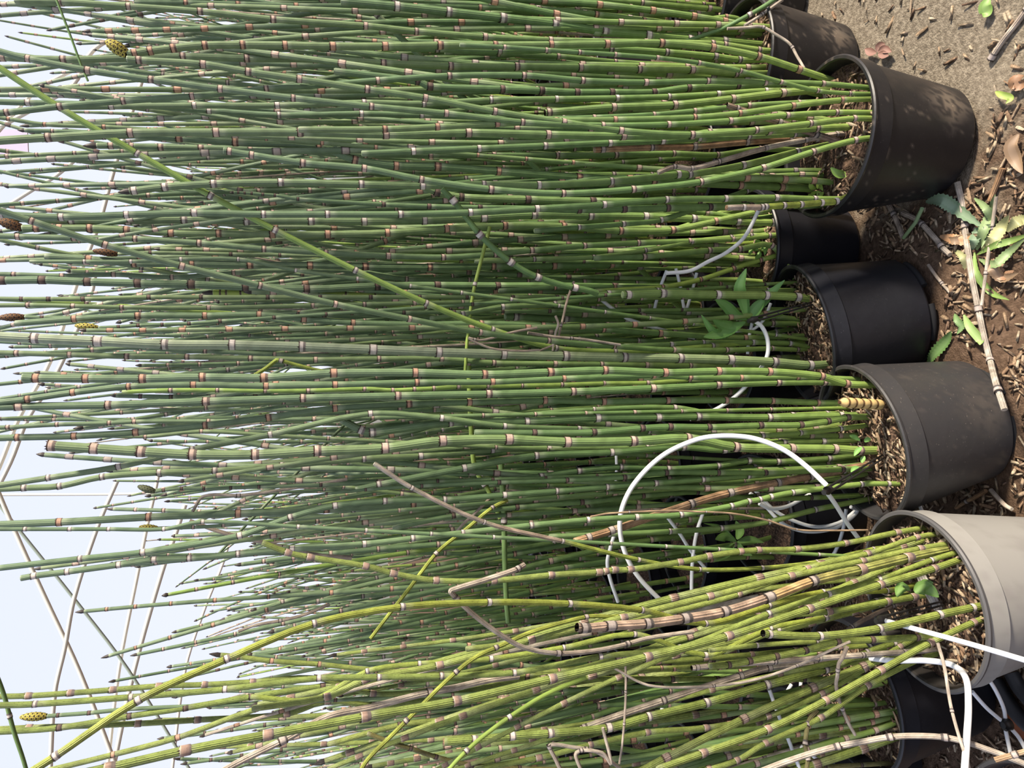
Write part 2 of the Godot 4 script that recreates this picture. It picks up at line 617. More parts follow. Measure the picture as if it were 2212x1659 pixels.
# A stem followed in the photograph: joints given by where they are seen, standing on the upright plane through its foot.
func S(pot: String, dz: float, on_soil: bool, rpx: float, kind: String, opts: String, px: Array) -> void:
	var d: Dictionary = pots[pot]
	var c: Vector3 = d.soil
	var z0 := c.z + dz
	if on_soil:
		var f := on_soil_at(d, px[0], px[1])
		var off := Vector2(f.x - c.x, f.z - c.z)
		off = off.limit_length(d.r * 0.86)
		z0 = c.z + off.y
	var lean := 0.12 if "fwd" in opts else 0.0
	if "fwd2" in opts: lean = 0.2
	var nodes := []
	var n: int = px.size() / 2
	for i in n:
		nodes.append(hit(px[i * 2], px[i * 2 + 1], z0, lean, c.y))
	var mid: Vector3 = nodes[n / 2]
	var r := rpx * depth_of(mid) / FOCAL
	# down to the soil
	var a: Vector3 = nodes[0]
	if on_soil:
		var fx := clampf(a.x, c.x - d.r * 0.86, c.x + d.r * 0.86)
		nodes.push_front(Vector3(fx, soil_y(d, fx, z0) - 0.012, z0))
		if (nodes[0] as Vector3).distance_to(a) < 0.03: nodes.remove_at(1)
	else:
		var b: Vector3 = nodes[1]
		var run := a.y - c.y + 0.015
		var slope := (a.x - b.x) / maxf(b.y - a.y, 0.02)
		var x := clampf(a.x + clampf(slope, -0.5, 0.5) * run, c.x - d.r * 0.8, c.x + d.r * 0.8)
		var lower := []
		var foot := Vector3(x, soil_y(d, x, z0) - 0.012, clampf(z0 + lean * (c.y - 0.15), c.z - d.r * 0.8, c.z + d.r * 0.8))
		var k := int(run / 0.075)
		lower.append(foot)
		for i in k:
			lower.append(foot.lerp(a, (i + 1.0) / (k + 1.0)))
		nodes = lower + nodes
	var style := pick_style(opts, kind)
	var o := stem(d.plant, nodes, r, kind, style, opts, true)
	if "cone:" in opts:
		var w := opts.get_slice("cone:", 1).split(",")
		var e: Vector3 = nodes[nodes.size() - 1]
		var b := hit(float(w[0]), float(w[1]), e.z)
		var hues: Dictionary = {"lemon": [c8(186, 172, 84), c8(58, 50, 30)], "umber": [c8(112, 80, 52), c8(40, 30, 26)], "mossy": [c8(110, 118, 88), c8(60, 58, 50)]}
		cone(o, d.plant.position, e, b, r * float(w[2]), hues[w[3]][0], hues[w[3]][1])

# A stem of the crowd, grown from its foot.
func grow(plant: Node3D, foot: Vector3, height: float, r: float, lean: Vector2, bow: Vector2, kind: String, fine := false) -> MeshInstance3D:
	var nodes := [foot]
	var y := 0.0
	var gap := rng.randf_range(0.035, 0.055)
	var most := rng.randf_range(0.075, 0.115)
	while y < height:
		y += gap
		gap = minf(gap * 1.3, most)
		var left := height - y
		if left < 0.3: gap = maxf(0.02, most * (0.3 + left * 2.2))
		var f := y / height
		nodes.append(foot + Vector3(lean.x * y + bow.x * f * f * height + sin(f * 7.0 + foot.x * 90.0) * 0.004, y, lean.y * y + bow.y * f * f * height))
	var k := rng.randf()
	var style := "pink" if k < 0.55 else ("orange" if k < 0.75 else ("grey" if k < 0.9 else "dark"))
	if kind == "yellow": style = "old" if k < 0.6 else "pink"
	return stem(plant, nodes, r, kind, style, "slim bud" if fine else "", fine)

# ------------------------------------------------------------------ setting
func soil_y(d: Dictionary, x: float, z: float) -> float:
	var c: Vector3 = d.soil
	var n: Vector3 = d.normal
	return c.y - (n.x * (x - c.x) + n.z * (z - c.z)) / n.y

func on_soil_at(d: Dictionary, px: float, py: float) -> Vector3:
	var r := ray(px, py)
	var o := Vector3(0, CAM_H, 0)
	var n: Vector3 = d.normal
	return o + r * (((d.soil as Vector3) - o).dot(n) / r.dot(n))

var bumps: FastNoiseLite

# the uneven floor: it follows the foot of each leaning pot
func ground_y(x: float, z: float) -> float:
	var h := bumps.get_noise_2d(x * 60.0, z * 60.0) * 0.006 + bumps.get_noise_2d(x * 400.0, z * 400.0) * 0.0025
	for q in [[-0.305, -0.775, 0.052, 0.108], [-0.108, -0.86, 0.155, 0.22], [0.06, -0.975, 0.173, 0.27], [0.345, -0.915, -0.038, 0.094]]:
		var dx: float = x - q[0]
		var dz: float = z - q[1]
		var w := 1.0 - smoothstep(0.08, 0.2, sqrt(dx * dx + dz * dz))
		if w > 0: h += w * (dx * q[2] + dz * q[3]) * 0.85
	return h

func setting() -> void:
	bumps = FastNoiseLite.new()
	bumps.seed = 77
	bumps.frequency = 0.05
	var patch := FastNoiseLite.new()
	patch.seed = 5
	patch.frequency = 0.05
	var v := PackedVector3Array()
	var n := PackedVector3Array()
	var c := PackedColorArray()
	var ix := PackedInt32Array()
	var xs := []
	var zs := []
	var x := -9.0
	while x < 9.0:
		xs.append(x)
		x += 0.014 if absf(x) < 1.1 else 0.35
	var z := 1.5
	while z > -14.0:
		zs.append(z)
		z -= 0.014 if z < -0.4 and z > -1.7 else 0.3
	for a in zs:
		for b in xs:
			var h := ground_y(b, a)
			v.append(Vector3(b, h, a))
			n.append(Vector3(ground_y(b - 0.01, a) - ground_y(b + 0.01, a), 0.02, ground_y(b, a - 0.01) - ground_y(b, a + 0.01)).normalized())
			# woven mat, sandy with dust, to the right of the pots; bare dark soil between them; mat colour fades behind, painting in shade among the stems
			var k: float = patch.get_noise_2d(b * 90.0, a * 90.0) * 0.9 + patch.get_noise_2d(b * 500.0, a * 500.0) * 0.7
			var mat_less_shade := smoothstep(-0.25, 0.3, (b - 0.27) * 3.4 - maxf(0.0, -1.12 - a) * 3.0 + k * 0.6)
			c.append(c8(98, 82, 70).lerp(c8(134, 126, 113), mat_less_shade))
	var w := xs.size()
	for i in zs.size() - 1:
		for j in w - 1:
			var q := i * w + j
			ix.append_array([q, q + w, q + 1, q + 1, q + w, q + w + 1])
	var g := part("floor", to_mesh(v, n, c, PackedVector2Array(), ix), mat.ground, self)
	tag(g, "earth and woven ground mat strewn with litter under the pots", "", "", "structure")
	# the polytunnel: pale pipes, and film stretched over them
	var film := part("ceiling", arch(9.0, 4.2, 3.0, -60.0), mat.film, self)
	tag(film, "clear polythene skin of the tunnel overhead", "", "", "structure")
	var hoops := [
		[4.0, -5.0, [254, 1037, 212, 1135, 161, 1290, 140, 1400, 118, 1500, 108, 1680], "nearest"],
		[3.5, -6.5, [345, 1010, 335, 1060, 318, 1135, 299, 1231, 257, 1447, 230, 1680], ""],
		[4.5, -6.5, [400, 1090, 380, 1151, 350, 1235, 290, 1447, 240, 1680], ""],
		[3.0, -8.5, [500, 1150, 483, 1212, 441, 1318, 400, 1447, 370, 1680], ""],
		[4.0, -6.0, [330, 100, 286, 238, 245, 370, 215, 480, 177, 580, 164, 618, 109, 779, 42, 901, 0, 1005, -60, 1140], ""],
		[4.0, -6.0, [210, 560, 195, 640, 115, 820, 60, 905, 22, 1000, -40, 1120], ""],
		[3.5, -7.0, [180, 330, 121, 380, 87, 400, 0, 454, -80, 500], ""],
		[4.0, -7.0, [290, 58, 200, 110, 158, 183, 85, 228, 0, 275, -80, 330], ""],
		[3.5, -7.0, [230, 120, 87, 190, 0, 280, -60, 350], ""],
	]
	var words := [
		"pale hoop pipe of the tunnel, broadest one in the open sky", "slim pale hoop pipe just behind the broadest hoop pipe", "wide pale hoop pipe beside the slim hoop pipe",
		"faint far hoop pipe nearest the dense stems", "long pale hoop pipe crossing the middle of the sky", "pale hoop pipe running close beside the long middle one",
		"short pale pipe slanting behind the stems below the mauve panel", "pale pipe slanting across the corner above the mauve panel", "second slanting pipe by the mauve panel"]
	for i in hoops.size():
		var e: Array = hoops[i]
		pipe("hoop_pipe", words[i], e[2], e[1], e[0], mat.pipe)
	pipe("brace_pipe", "thick grey brace pipe running down across the hoop pipes", [-30, 1000, 32, 1147, 96, 1288, 174, 1456, 260, 1680], -5.4, 4.0, mat.pipe)
	pipe("brace_pipe", "thin dark grey brace pipe beside the thick brace", [-10, 1080, 42, 1146, 158, 1291, 277, 1447, 420, 1680], -5.8, 3.0, basic(c8(150, 162, 150), 0.5))
	pipe("purlin_pipe", "straight pale purlin pipe running along the tunnel behind the cones", [-20, 1069, 230, 1068, 330, 1066], -5.6, 2.5, mat.pipe)
	var a := hit(-40, 278, -7.2)
	var b := hit(62, 335, -7.2)
	var sheet := BoxMesh.new()
	sheet.size = Vector3(absf(a.x - b.x), absf(a.y - b.y), 0.02)
	solo("wall_panel", sheet, basic(c8(204, 195, 222), 0.5), "pale mauve panel hung in the tunnel behind the stems", "panel", Transform3D(Basis(), (a + b) / 2))

func arch(half: float, high: float, near: float, far: float) -> ArrayMesh:
	var v := PackedVector3Array()
	var n := PackedVector3Array()
	var ix := PackedInt32Array()
	for i in 33:
		var t := PI * i / 32.0
		for z in [near, far]:
			v.append(Vector3(-cos(t) * half, sin(t) * high, z))
			n.append(Vector3(cos(t), -sin(t), 0))
	for i in 32:
		ix.append_array([i * 2, i * 2 + 2, i * 2 + 1, i * 2 + 1, i * 2 + 2, i * 2 + 3])
	return to_mesh(v, n, PackedColorArray(), PackedVector2Array(), ix)

func pipe(called: String, label: String, px: Array, z: float, rpx: float, m: Material) -> void:
	var p := []
	for i in px.size() / 2: p.append(hit(px[i * 2], px[i * 2 + 1], z))
	var path := curve(p, 5)
	solo(called, sweep(path, even(path.size(), rpx * absf(z) / FOCAL), PackedColorArray(), 12, p[0]), m, label, "pipe", Transform3D(Basis(), p[0]), "tunnel frame pipes")

# ------------------------------------------------------------------ pots
func pot_profile(R: float, h: float, rb: float, lift := 0.001) -> Array:
	var w := 0.003
	return [Vector2(0.0, lift), Vector2(rb - 0.012, lift), Vector2(rb - 0.003, lift + 0.0005), Vector2(rb, lift + 0.004), Vector2(lerpf(rb, R, 0.78), h * 0.82), Vector2(lerpf(rb, R, 0.78) + 0.0035, h * 0.835),
		Vector2(R - 0.0025, h - 0.006), Vector2(R, h - 0.005), Vector2(R + 0.0008, h - 0.002), Vector2(R - 0.001, h), Vector2(R - 0.005, h), Vector2(R - 0.0065, h - 0.003), Vector2(lerpf(rb, R, 0.78) - w, h * 0.8), Vector2(rb, h * 0.3)]

func soil_mesh(R: float, s: int) -> ArrayMesh:
	var f := FastNoiseLite.new()
	f.seed = s
	f.frequency = 0.05
	var v := PackedVector3Array()
	var n := PackedVector3Array()
	var ix := PackedInt32Array()
	var hh := func(x: float, z: float) -> float: return f.get_noise_2d(x * 700.0, z * 700.0) * 0.006 + f.get_noise_2d(x * 2600.0, z * 2600.0) * 0.004 - (x * x + z * z) / (R * R) * 0.006
	for i in 15:
		for j in 40:
			var a := TAU * j / 40.0
			var r := R * i / 14.0
			var x := cos(a) * r
			var z := sin(a) * r
			v.append(Vector3(x, hh.call(x, z), z))
			n.append(Vector3(hh.call(x - 0.002, z) - hh.call(x + 0.002, z), 0.004, hh.call(x, z - 0.002) - hh.call(x, z + 0.002)).normalized())
	for i in 14:
		for j in 40:
			var a := i * 40 + j
			var b := i * 40 + (j + 1) % 40
			ix.append_array([a, b, a + 40, a + 40, b, b + 40])
	return to_mesh(v, n, PackedColorArray(), PackedVector2Array(), ix)

# the pot with its walls cut fine enough to carry dust: tone(angle, height 0..1, outside) gives the colour
func pot_mesh(R: float, h: float, rb: float, style: String, s: int, lift := 0.001) -> ArrayMesh:
	var f := FastNoiseLite.new()
	f.seed = s
	f.frequency = 1.0
	var prof := []
	var raw := pot_profile(R, h, rb, lift)
	for i in raw.size() - 1:
		var a: Vector2 = raw[i]
		var b: Vector2 = raw[i + 1]
		var cut := 26 if i == 3 else (6 if i == 5 else 1)
		for k in cut: prof.append([a.lerp(b, float(k) / cut), a.lerp(b, float(k + 1) / cut), i])
	var v := PackedVector3Array()
	var n := PackedVector3Array()
	var c := PackedColorArray()
	var ix := PackedInt32Array()
	var sides := 128
	for seg in prof:
		var d: Vector2 = seg[1] - seg[0]
		var nn := Vector2(d.y, -d.x).normalized()
		var at := v.size()
		for j in sides + 1:
			var t := TAU * j / sides
			for e in 2:
				var q: Vector2 = seg[e]
				v.append(Vector3(cos(t) * q.x, q.y, sin(t) * q.x))
				n.append(Vector3(cos(t) * nn.x, nn.y, sin(t) * nn.x))
				var y := q.y / h
				var p := Vector3(cos(t) * 3.0, y * 3.4, sin(t) * 3.0)
				var col: Color
				var blot := f.get_noise_3dv(p * 0.8) + 0.5 * f.get_noise_3dv(p * 2.4)
				if style == "pale":
					col = c8(134, 132, 128).lerp(c8(120, 117, 114), clampf(blot, 0, 1))
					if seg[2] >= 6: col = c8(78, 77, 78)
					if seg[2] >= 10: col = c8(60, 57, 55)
				else:
					var base := c8(66, 68, 80) if style == "black" else c8(66, 66, 73)
					if style == "grey": base = c8(116, 115, 118)
					col = base.lerp(base.lightened(0.06), clampf(blot, 0, 1))
					if seg[2] < 10 and style != "black":
						# mud: a splash low on the right front, scrapes round it, thin dust above
						var away := absf(angle_difference(t, 1.25)) / 0.5 + absf(y - 0.25) / 0.26
						var scrape := absf(f.get_noise_3dv(Vector3(p.x * 1.2 + 7.0, p.y * 5.0, p.z * 1.2)))
						var splash := clampf(1.3 - away, 0, 1) * (1.0 if f.get_noise_3dv(p * 2.6) > -0.05 or scrape < 0.09 else 0.25)
						if scrape < 0.035 and f.get_noise_3dv(p * 0.9) > 0.15: splash = maxf(splash, 0.6)
						var thin := clampf(0.28 + blot * 0.5, 0, 0.5) * clampf(1.4 - absf(angle_difference(t, 0.5)), 0, 1)
						var dusty := style == "dusty"
						col = col.lerp(c8(250, 226, 200), (splash * 0.9) if dusty else splash * 0.25)
						col = col.lerp(c8(168, 140, 120), thin * (0.7 if dusty else 0.25))
				c.append(col)
		for j in sides:
			var k := at + j * 2
			ix.append_array([k, k + 1, k + 2, k + 2, k + 1, k + 3])
	return to_mesh(v, n, c, PackedVector2Array(), ix)

func make_chip_meshes() -> void:
	var tones := [[208, 184, 154], [184, 156, 126], [158, 128, 102], [216, 196, 168], [128, 104, 86], [194, 168, 140]]
	for i in 12:
		var t: Array = tones[i % 6]
		var st := SurfaceTool.new()
		st.begin(Mesh.PRIMITIVE_TRIANGLES)
		var base := c8(t[0], t[1], t[2])
		var l := 0.5
		var rows := []
		for s in 4:                 # a split, slightly bent splinter: four uneven sections
			var u := s / 3.0 - 0.5
			var w := rng.randf_range(0.34, 0.5) * (1.0 if s in [1, 2] else 0.7)
			var th := rng.randf_range(0.3, 0.5)
			var y := (0.25 - u * u) * rng.randf_range(-0.5, 0.5)
			rows.append([Vector3(u, y + th, -w), Vector3(u + rng.randf_range(-0.05, 0.05), y + th * 0.8, w), Vector3(u, y - th, w * 0.9), Vector3(u, y - th, -w * 0.9)])
		for s in 3:
			for k in 4:
				var a: Vector3 = rows[s][k]
				var b: Vector3 = rows[s + 1][k]
				var c: Vector3 = rows[s + 1][(k + 1) % 4]
				var d: Vector3 = rows[s][(k + 1) % 4]
				var tone := base.darkened(0.12 * rng.randf())
				for q in [a, b, d, d, b, c]:
					st.set_color(tone); st.set_uv(Vector2(q.z * 0.3 + 0.5, q.x)); st.add_vertex(q)
		for e in [0, 3]:
			for q in ([0, 1, 2, 0, 2, 3] if e == 0 else [0, 2, 1, 0, 3, 2]):
				st.set_color(base.lightened(0.1)); st.set_uv(Vector2(0.1, 0.1)); st.add_vertex(rows[e][q])
		st.generate_normals()
		chip_meshes.append(st.commit())

func chip_xf(at: Vector3, size: float, n := Vector3.UP) -> Transform3D:
	var l := size * rng.randf_range(0.7, 1.5)
	var b := Basis(Vector3.UP, rng.randf() * TAU) * Basis(Vector3.RIGHT, rng.randf_range(-0.5, 0.5)) * Basis(Vector3.BACK, rng.randf_range(-0.4, 0.4))
	return Transform3D(b.scaled_local(Vector3(l, size * rng.randf_range(0.1, 0.2), size * rng.randf_range(0.15, 0.36))), at)

func make_pot(key: String, C: Vector3, ax: float, bz: float, R: float, h: float, rb: float, m: String, label: String, mulch: int, loose: int, group := "") -> void:
	var n := Vector3(tan(deg_to_rad(ax)), 1.0, tan(deg_to_rad(bz))).normalized()
	var at := C - n * h
	var x := n.cross(Vector3(0, 0, 1)).normalized()
	var tilt := Basis(x, n, x.cross(n))
	var plant := thing("potted_horsetail", label, "potted plant", at, group)
	var footed := key in ["p1", "p2", "p3"]
	var o := part("pot", pot_mesh(R, h, rb, m, key.hash() % 999, 0.01 if footed else 0.001), mat.pale if m == "pale" else mat.plastic, plant, Transform3D(tilt, Vector3.ZERO))
	for i in (6 if footed else 0):   # feet: short arcs of wall with gaps between
		var a0 := TAU * i / 6.0 + 0.4
		var pts := PackedVector3Array()
		for k in 9: pts.append(Vector3(cos(a0 + k * 0.085) * (rb - 0.0062), 0.0055, sin(a0 + k * 0.085) * (rb - 0.0065)))
		part("foot", sweep(pts, even(9, 0.0055), PackedColorArray(), 8, Vector3.ZERO, 1.0), mat.foot, o)
	var deep := 0.02
	var sr := R - 0.006
	part("soil", soil_mesh(sr, key.hash() % 1000), mat.soil, plant, Transform3D(tilt, n * (h - deep)))
	pots[key] = {"plant": plant, "soil": C - n * deep, "normal": n, "r": sr, "R": R}
	# wood chips lying on the soil
	var st := SurfaceTool.new()
	st.begin(Mesh.PRIMITIVE_TRIANGLES)
	for i in mulch + loose:
		var a := rng.randf() * TAU
		var r := sqrt(rng.randf()) * sr * 0.93
		var q := tilt * Vector3(cos(a) * r, h - deep + rng.randf_range(-0.001, 0.005), sin(a) * r)
		var xf := chip_xf(q, 0.013 if i < mulch else 0.018)
		xf.basis = tilt * xf.basis
		var which: Mesh = chip_meshes[rng.randi() % 12]
		if i < mulch: st.append_from(which, 0, xf)
		else: part("wood_chip", which, mat.chip, plant, xf)
	if mulch:
		var s := part("mulch", st.commit(), mat.chip, plant)
		s.set_meta("kind", "stuff")

func make_pots() -> void:
	make_chip_meshes()
	var R := 0.115
	make_pot("p1", Vector3(-0.305, 0.184, -0.787), -3.0, -6.2, R, 0.188, 0.086, "pale", "potted horsetail with yellowing ribbed stems in the palest grey pot", 420, 46)
	make_pot("p2", Vector3(-0.108, 0.172, -0.9), -8.8, -10.5, R, 0.182, 0.089, "grey", "potted horsetail in a dull dark grey pot with one stout cream shoot", 380, 46)
	make_pot("p3", Vector3(0.059, 0.169, -1.026), -9.9, -15.3, R, 0.175, 0.089, "black", "potted horsetail in a black pot with leafy weeds, beside the dark grey pot", 330, 40)
	make_pot("p4", Vector3(0.345, 0.187, -0.925), 2.2, -5.4, R, 0.185, 0.081, "dusty", "potted horsetail in a black pot smeared with dried mud, standing forward on the ground mat", 160, 24)
	make_pot("p5", Vector3(0.222, 0.176, -1.168), 0.0, -3.0, 0.112, 0.178, 0.084, "black", "potted horsetail in a black pot half hidden behind the mud smeared pot", 140, 16)
	make_pot("p6", Vector3(0.55, 0.184, -1.15), 2.0, -3.0, R, 0.184, 0.085, "dusty", "potted horsetail in a dusty pot with a bent straw over its rim", 60, 10)
	make_pot("p7", Vector3(0.735, 0.184, -1.275), 0.0, -3.0, R, 0.184, 0.085, "dusty", "potted horsetail in the farthest dusty pot at the top edge", 40, 8)
	make_pot("p8", Vector3(-0.49, 0.178, -0.935), -3.0, -4.0, 0.112, 0.178, 0.084, "black", "potted horsetail in a black pot behind the palest pot, crossed by white drip tubes", 200, 26)
	make_pot("p9", Vector3(-0.655, 0.178, -1.075), 0.0, -3.0, 0.112, 0.178, 0.084, "black", "potted horsetail in a black pot at the lower edge under the long curved cane", 80, 8)
	make_pot("p10", Vector3(-0.578, 0.15, -0.655), 0.0, 0.0, 0.112, 0.15, 0.084, "grey", "grey pot cut off by the lower right corner, only its rim showing", 60, 4)

func traced_stems() -> void:
	S("p4", 0.0, true, 8.5, "green", "lime cone:228,88,1.5,lemon", [1791, 168, 1725, 150, 1638, 122, 1539, 103, 1429, 93, 1311, 95, 1190, 97, 1070, 98, 951, 98, 832, 100, 719, 100, 616, 98, 525, 97, 443, 98, 375, 104, 325, 110, 291, 115, 275, 117])
	S("p4", 0.0, true, 7, "green", "", [1875, 190, 1777, 181, 1653, 178, 1529, 175, 1395, 178, 1259, 174, 1132, 163, 971, 164, 816, 174, 708, 183, 576, 192, 415, 208, 267, 218, 130, 230, 16, 243, -64, 249])
	S("p4", 0.0, true, 5, "green", "", [1883, 202, 1835, 202, 1766, 196, 1687, 177, 1600, 153, 1510, 136, 1420, 125, 1329, 118, 1252, 113, 1180, 108, 1090, 102, 993, 97])
	S("p4", 0.0, true, 7, "green", "", [1881, 212, 1817, 216, 1712, 229, 1597, 245, 1500, 254, 1328, 259, 1202, 261, 1074, 267, 945, 274, 832, 279, 644, 280])
	S("p4", 0.0, true, 7, "green", "pale", [1885, 243, 1806, 243, 1700, 249, 1577, 261, 1444, 269, 1302, 271, 1129, 264, 964, 245, 803, 230, 634, 212, 476, 192, 327, 172, 190, 152, 61, 127, -19, 106])
	S("p4", 0.0, true, 7.5, "green", "", [1885, 256, 1844, 256, 1750, 267, 1633, 281, 1495, 291, 1341, 282, 1218, 264, 1069, 241, 919, 212, 794, 193, 647, 171, 537, 155, 439, 139, 301, 130, 274, 128])
	S("p4", 0.03, false, 8.5, "green", "", [1883, 274, 1846, 274, 1764, 277, 1661, 283, 1532, 287, 1495, 292, 1346, 294, 1184, 291, 1012, 287, 834, 291, 649, 286, 467, 286, 282, 287, 106, 297, -19, 305])
	S("p4", 0.0, true, 7.5, "green", "", [1881, 296, 1846, 303, 1756, 328, 1648, 363, 1514, 393, 1368, 409, 1217, 418, 1061, 409, 911, 388, 787, 364, 655, 352, 544, 335, 496, 327, 483, 325])
	S("p4", 0.0, true, 8, "green", "bud", [1790, 309, 1722, 328, 1605, 357, 1490, 377, 1465, 377, 1321, 392, 1164, 400, 1045, 399, 913, 401, 781, 398, 607, 394, 462, 397, 357, 404, 290, 412, 280, 413])
	S("p4", 0.0, true, 6, "dry", "", [1822, 288, 1807, 290, 1740, 302, 1654, 320, 1553, 349, 1494, 364, 1457, 360, 1421, 373])
	S("p4", 0.0, false, 7, "tan", "", [1764, 299, 1706, 301, 1613, 307, 1500, 317, 1408, 319, 1302, 323, 1283, 324])
	S("p4", 0.0, true, 6, "green", "", [1751, 365, 1693, 381, 1613, 412, 1539, 438, 1428, 475, 1347, 484, 1251, 491, 1154, 499])
	S("p4", 0.0, true, 7.5, "green", "white", [1812, 430, 1759, 430, 1676, 427, 1567, 429, 1440, 431, 1305, 442, 1160, 451, 1016, 459, 866, 463, 708, 463, 570, 463, 420, 460, 274, 464, 133, 469, 3, 463, -64, 457])
	S("p4", 0.0, true, 7, "green", "bud", [1642, 322, 1550, 335, 1455, 332, 1331, 335, 1204, 336, 1067, 336, 930, 335, 790, 334, 660, 328, 541, 322, 435, 320, 348, 318, 285, 316, 240, 315, 209, 315])
	S("p4", 0.0, true, 7, "green", "", [1819, 286, 1716, 290, 1617, 294, 1510, 298, 1431, 304, 1317, 309, 1178, 315, 1035, 321, 893, 327, 781, 332])
	S("p4", 0.0, true, 8.5, "green", "cut", [1791, 189, 1690, 201, 1582, 214, 1457, 227, 1325, 232, 1186, 243, 1177, 244])
	S("p4", 0.0, true, 6, "green", "", [1822, 216, 1725, 222, 1617, 228, 1500, 240, 1412, 248, 1283, 254, 1154, 257, 1057, 254])
	S("p4", -0.03, false, 6.5, "green", "white", [1757, 195, 1654, 196, 1551, 203, 1445, 209, 1333, 212, 1202, 214, 1061, 216, 916, 224, 787, 222, 599, 228, 420, 228, 241, 230, 97, 232])
	S("p4", -0.06, false, 7, "green", "white", [1218, 256, 1090, 254, 911, 249, 781, 246, 603, 249, 452, 239, 307, 228, 193, 225, 61, 222, -32, 219])
	S("p4", -0.05, false, 8, "green", "dark", [1690, 185, 1593, 185, 1487, 190, 1412, 200, 1321, 200, 1246, 200, 1170, 196, 1085, 193, 929, 187, 903, 176, 721, 154])
	S("p4", -0.06, false, 9, "green", "brown", [1412, 391, 1251, 383, 1077, 370, 946, 360, 856, 358, 768, 346, 690, 317, 509, 307, 388, 298, 290, 291])
	S("p4", -0.05, false, 9, "green", "dark", [1412, 436, 1280, 435, 1140, 431, 997, 426, 945, 415, 913, 402])
	S("p4", -0.04, false, 9.5, "green", "dark taper", [1251, 454, 1154, 451, 1037, 449, 927, 446, 829, 442, 644, 430, 594, 422, 568, 420, 544, 418, 529, 417, 515, 416, 505, 416])
	S("p4", 0.03, false, 7, "drytop", "cut grey", [1806, 435, 1774, 438, 1730, 442, 1693, 444, 1654, 447, 1646, 448, 1606, 448, 1569, 449])
	S("p4", 0.02, false, 7.5, "stub", "cut", [1683, 264, 1629, 247, 1593, 235, 1569, 227])
	S("p6", 0.0, true, 7, "green", "", [1679, 111, 1639, 108, 1566, 97, 1539, 94, 1395, 91, 1189, 87, 1048, 80, 900, 68, 790, 56, 591, 42, 433, 25, 278, 14, 129, 4, 32, 2])
	S("p6", 0.0, true, 9.5, "green", "white", [1642, 97, 1564, 89, 1489, 85, 1400, 77, 1307, 68, 1199, 52, 1087, 39, 970, 26, 858, 14, 736, 3])
	S("p6", 0.0, true, 8, "green", "", [1663, 158, 1590, 159, 1495, 151, 1381, 150, 1254, 146, 1117, 144, 974, 143, 829, 137, 681, 128, 534, 126, 396, 122, 280, 125, 138, 129, 6, 124, -64, 122])
	S("p6", 0.0, true, 7, "green", "", [1661, 127, 1597, 129, 1545, 122, 1440, 113, 1320, 106, 1186, 108, 1079, 110, 945, 106, 832, 103])
	S("p6", 0.0, true, 6.5, "green", "", [1642, 74, 1601, 69, 1508, 74, 1395, 77, 1283, 71])
	S("p6", 0.0, true, 6, "green", "", [1593, 61, 1555, 50, 1469, 33, 1362, 16, 1251, 2, 1154, -10])
	S("p6", 0.0, true, 6, "green", "", [1603, 39, 1568, 37, 1479, 51, 1391, 44, 1289, 31, 1167, 21, 1037, 16, 897, 13, 640, 13, 515, 9, 402, 6, 290, 5])
	S("p7", 0.0, true, 6, "green", "", [1568, 23, 1532, 18, 1387, 6, 1251, -3])
	S("p6", 0.0, true, 6, "green", "", [1603, 93, 1564, 89, 1500, 80, 1412, 68, 1283, 61, 1170, 56])
	S("p6", 0.0, false, 6, "green", "", [1539, 142, 1479, 142, 1329, 134, 1206, 122, 1077, 116, 961, 113])
	S("p7", 0.0, true, 5, "green", "", [1542, 10, 1519, 10, 1463, 8, 1347, -3])
	S("p5", 0.0, true, 9, "green", "white", [1693, 482, 1669, 481, 1593, 478, 1498, 473, 1394, 468, 1276, 466, 1154, 464, 1045, 470, 917, 476, 787, 478, 673, 477, 534, 477, 399, 474, 277, 476, 156, 476, 19, 470, -32, 467])
	S("p5", 0.0, true, 8, "green", "brown cone:-8,474,1.3,umber", [1815, 435, 1730, 438, 1632, 459, 1545, 478, 1453, 497, 1341, 499, 1218, 489, 1091, 488, 965, 494, 837, 503, 708, 506, 589, 506, 473, 504, 370, 503, 275, 497, 195, 493, 129, 493, 80, 493, 48, 493])
	S("p5", 0.0, true, 6.5, "green", "", [1693, 507, 1661, 509, 1582, 516, 1489, 521, 1379, 525, 1263, 531, 1149, 541, 1070, 549, 958, 556, 839, 553, 705, 546, 571, 538, 431, 525, 293, 516, 161, 514, 39, 511, -32, 509])
	S("p5", 0.0, true, 8, "green", "brown", [1638, 570, 1534, 567, 1434, 569, 1321, 571, 1197, 574, 1066, 575, 929, 577, 790, 576, 670, 573, 541, 572, 415, 569, 291, 569, 193, 560, 97, 554])
	S("p5", 0.0, false, 5.5, "green", "", [1524, 612, 1375, 611, 1262, 609, 1141, 608, 1014, 605, 879, 603, 772, 586, 644, 583, 505, 589, 372, 599, 246, 593, 135, 596, 31, 593, -32, 592])
	S("p5", 0.03, false, 9, "green", "dark", [1476, 621, 1328, 620, 1199, 618, 1075, 618, 945, 617, 816, 618, 663, 625, 531, 620, 414, 615, 298, 612, 190, 609, 92, 605, 6, 606, -48, 605])
	S("p5", 0.02, false, 7.5, "young", "bud", [1412, 646, 1344, 646, 1267, 646, 1183, 646, 1103, 646, 1025, 646, 950, 646, 877, 645, 810, 641, 747, 637, 689, 636, 631, 635, 592, 635, 554, 633, 520, 633, 489, 633, 476, 633, 460, 633])
	S("p5", 0.0, true, 5.5, "lime", "", [1690, 546, 1642, 562, 1584, 580, 1513, 604, 1431, 620, 1283, 629])
	S("p5", 0.0, true, 5.5, "green", "", [1693, 509, 1622, 509, 1579, 513, 1494, 522, 1394, 541, 1283, 556, 1154, 560, 1025, 565])
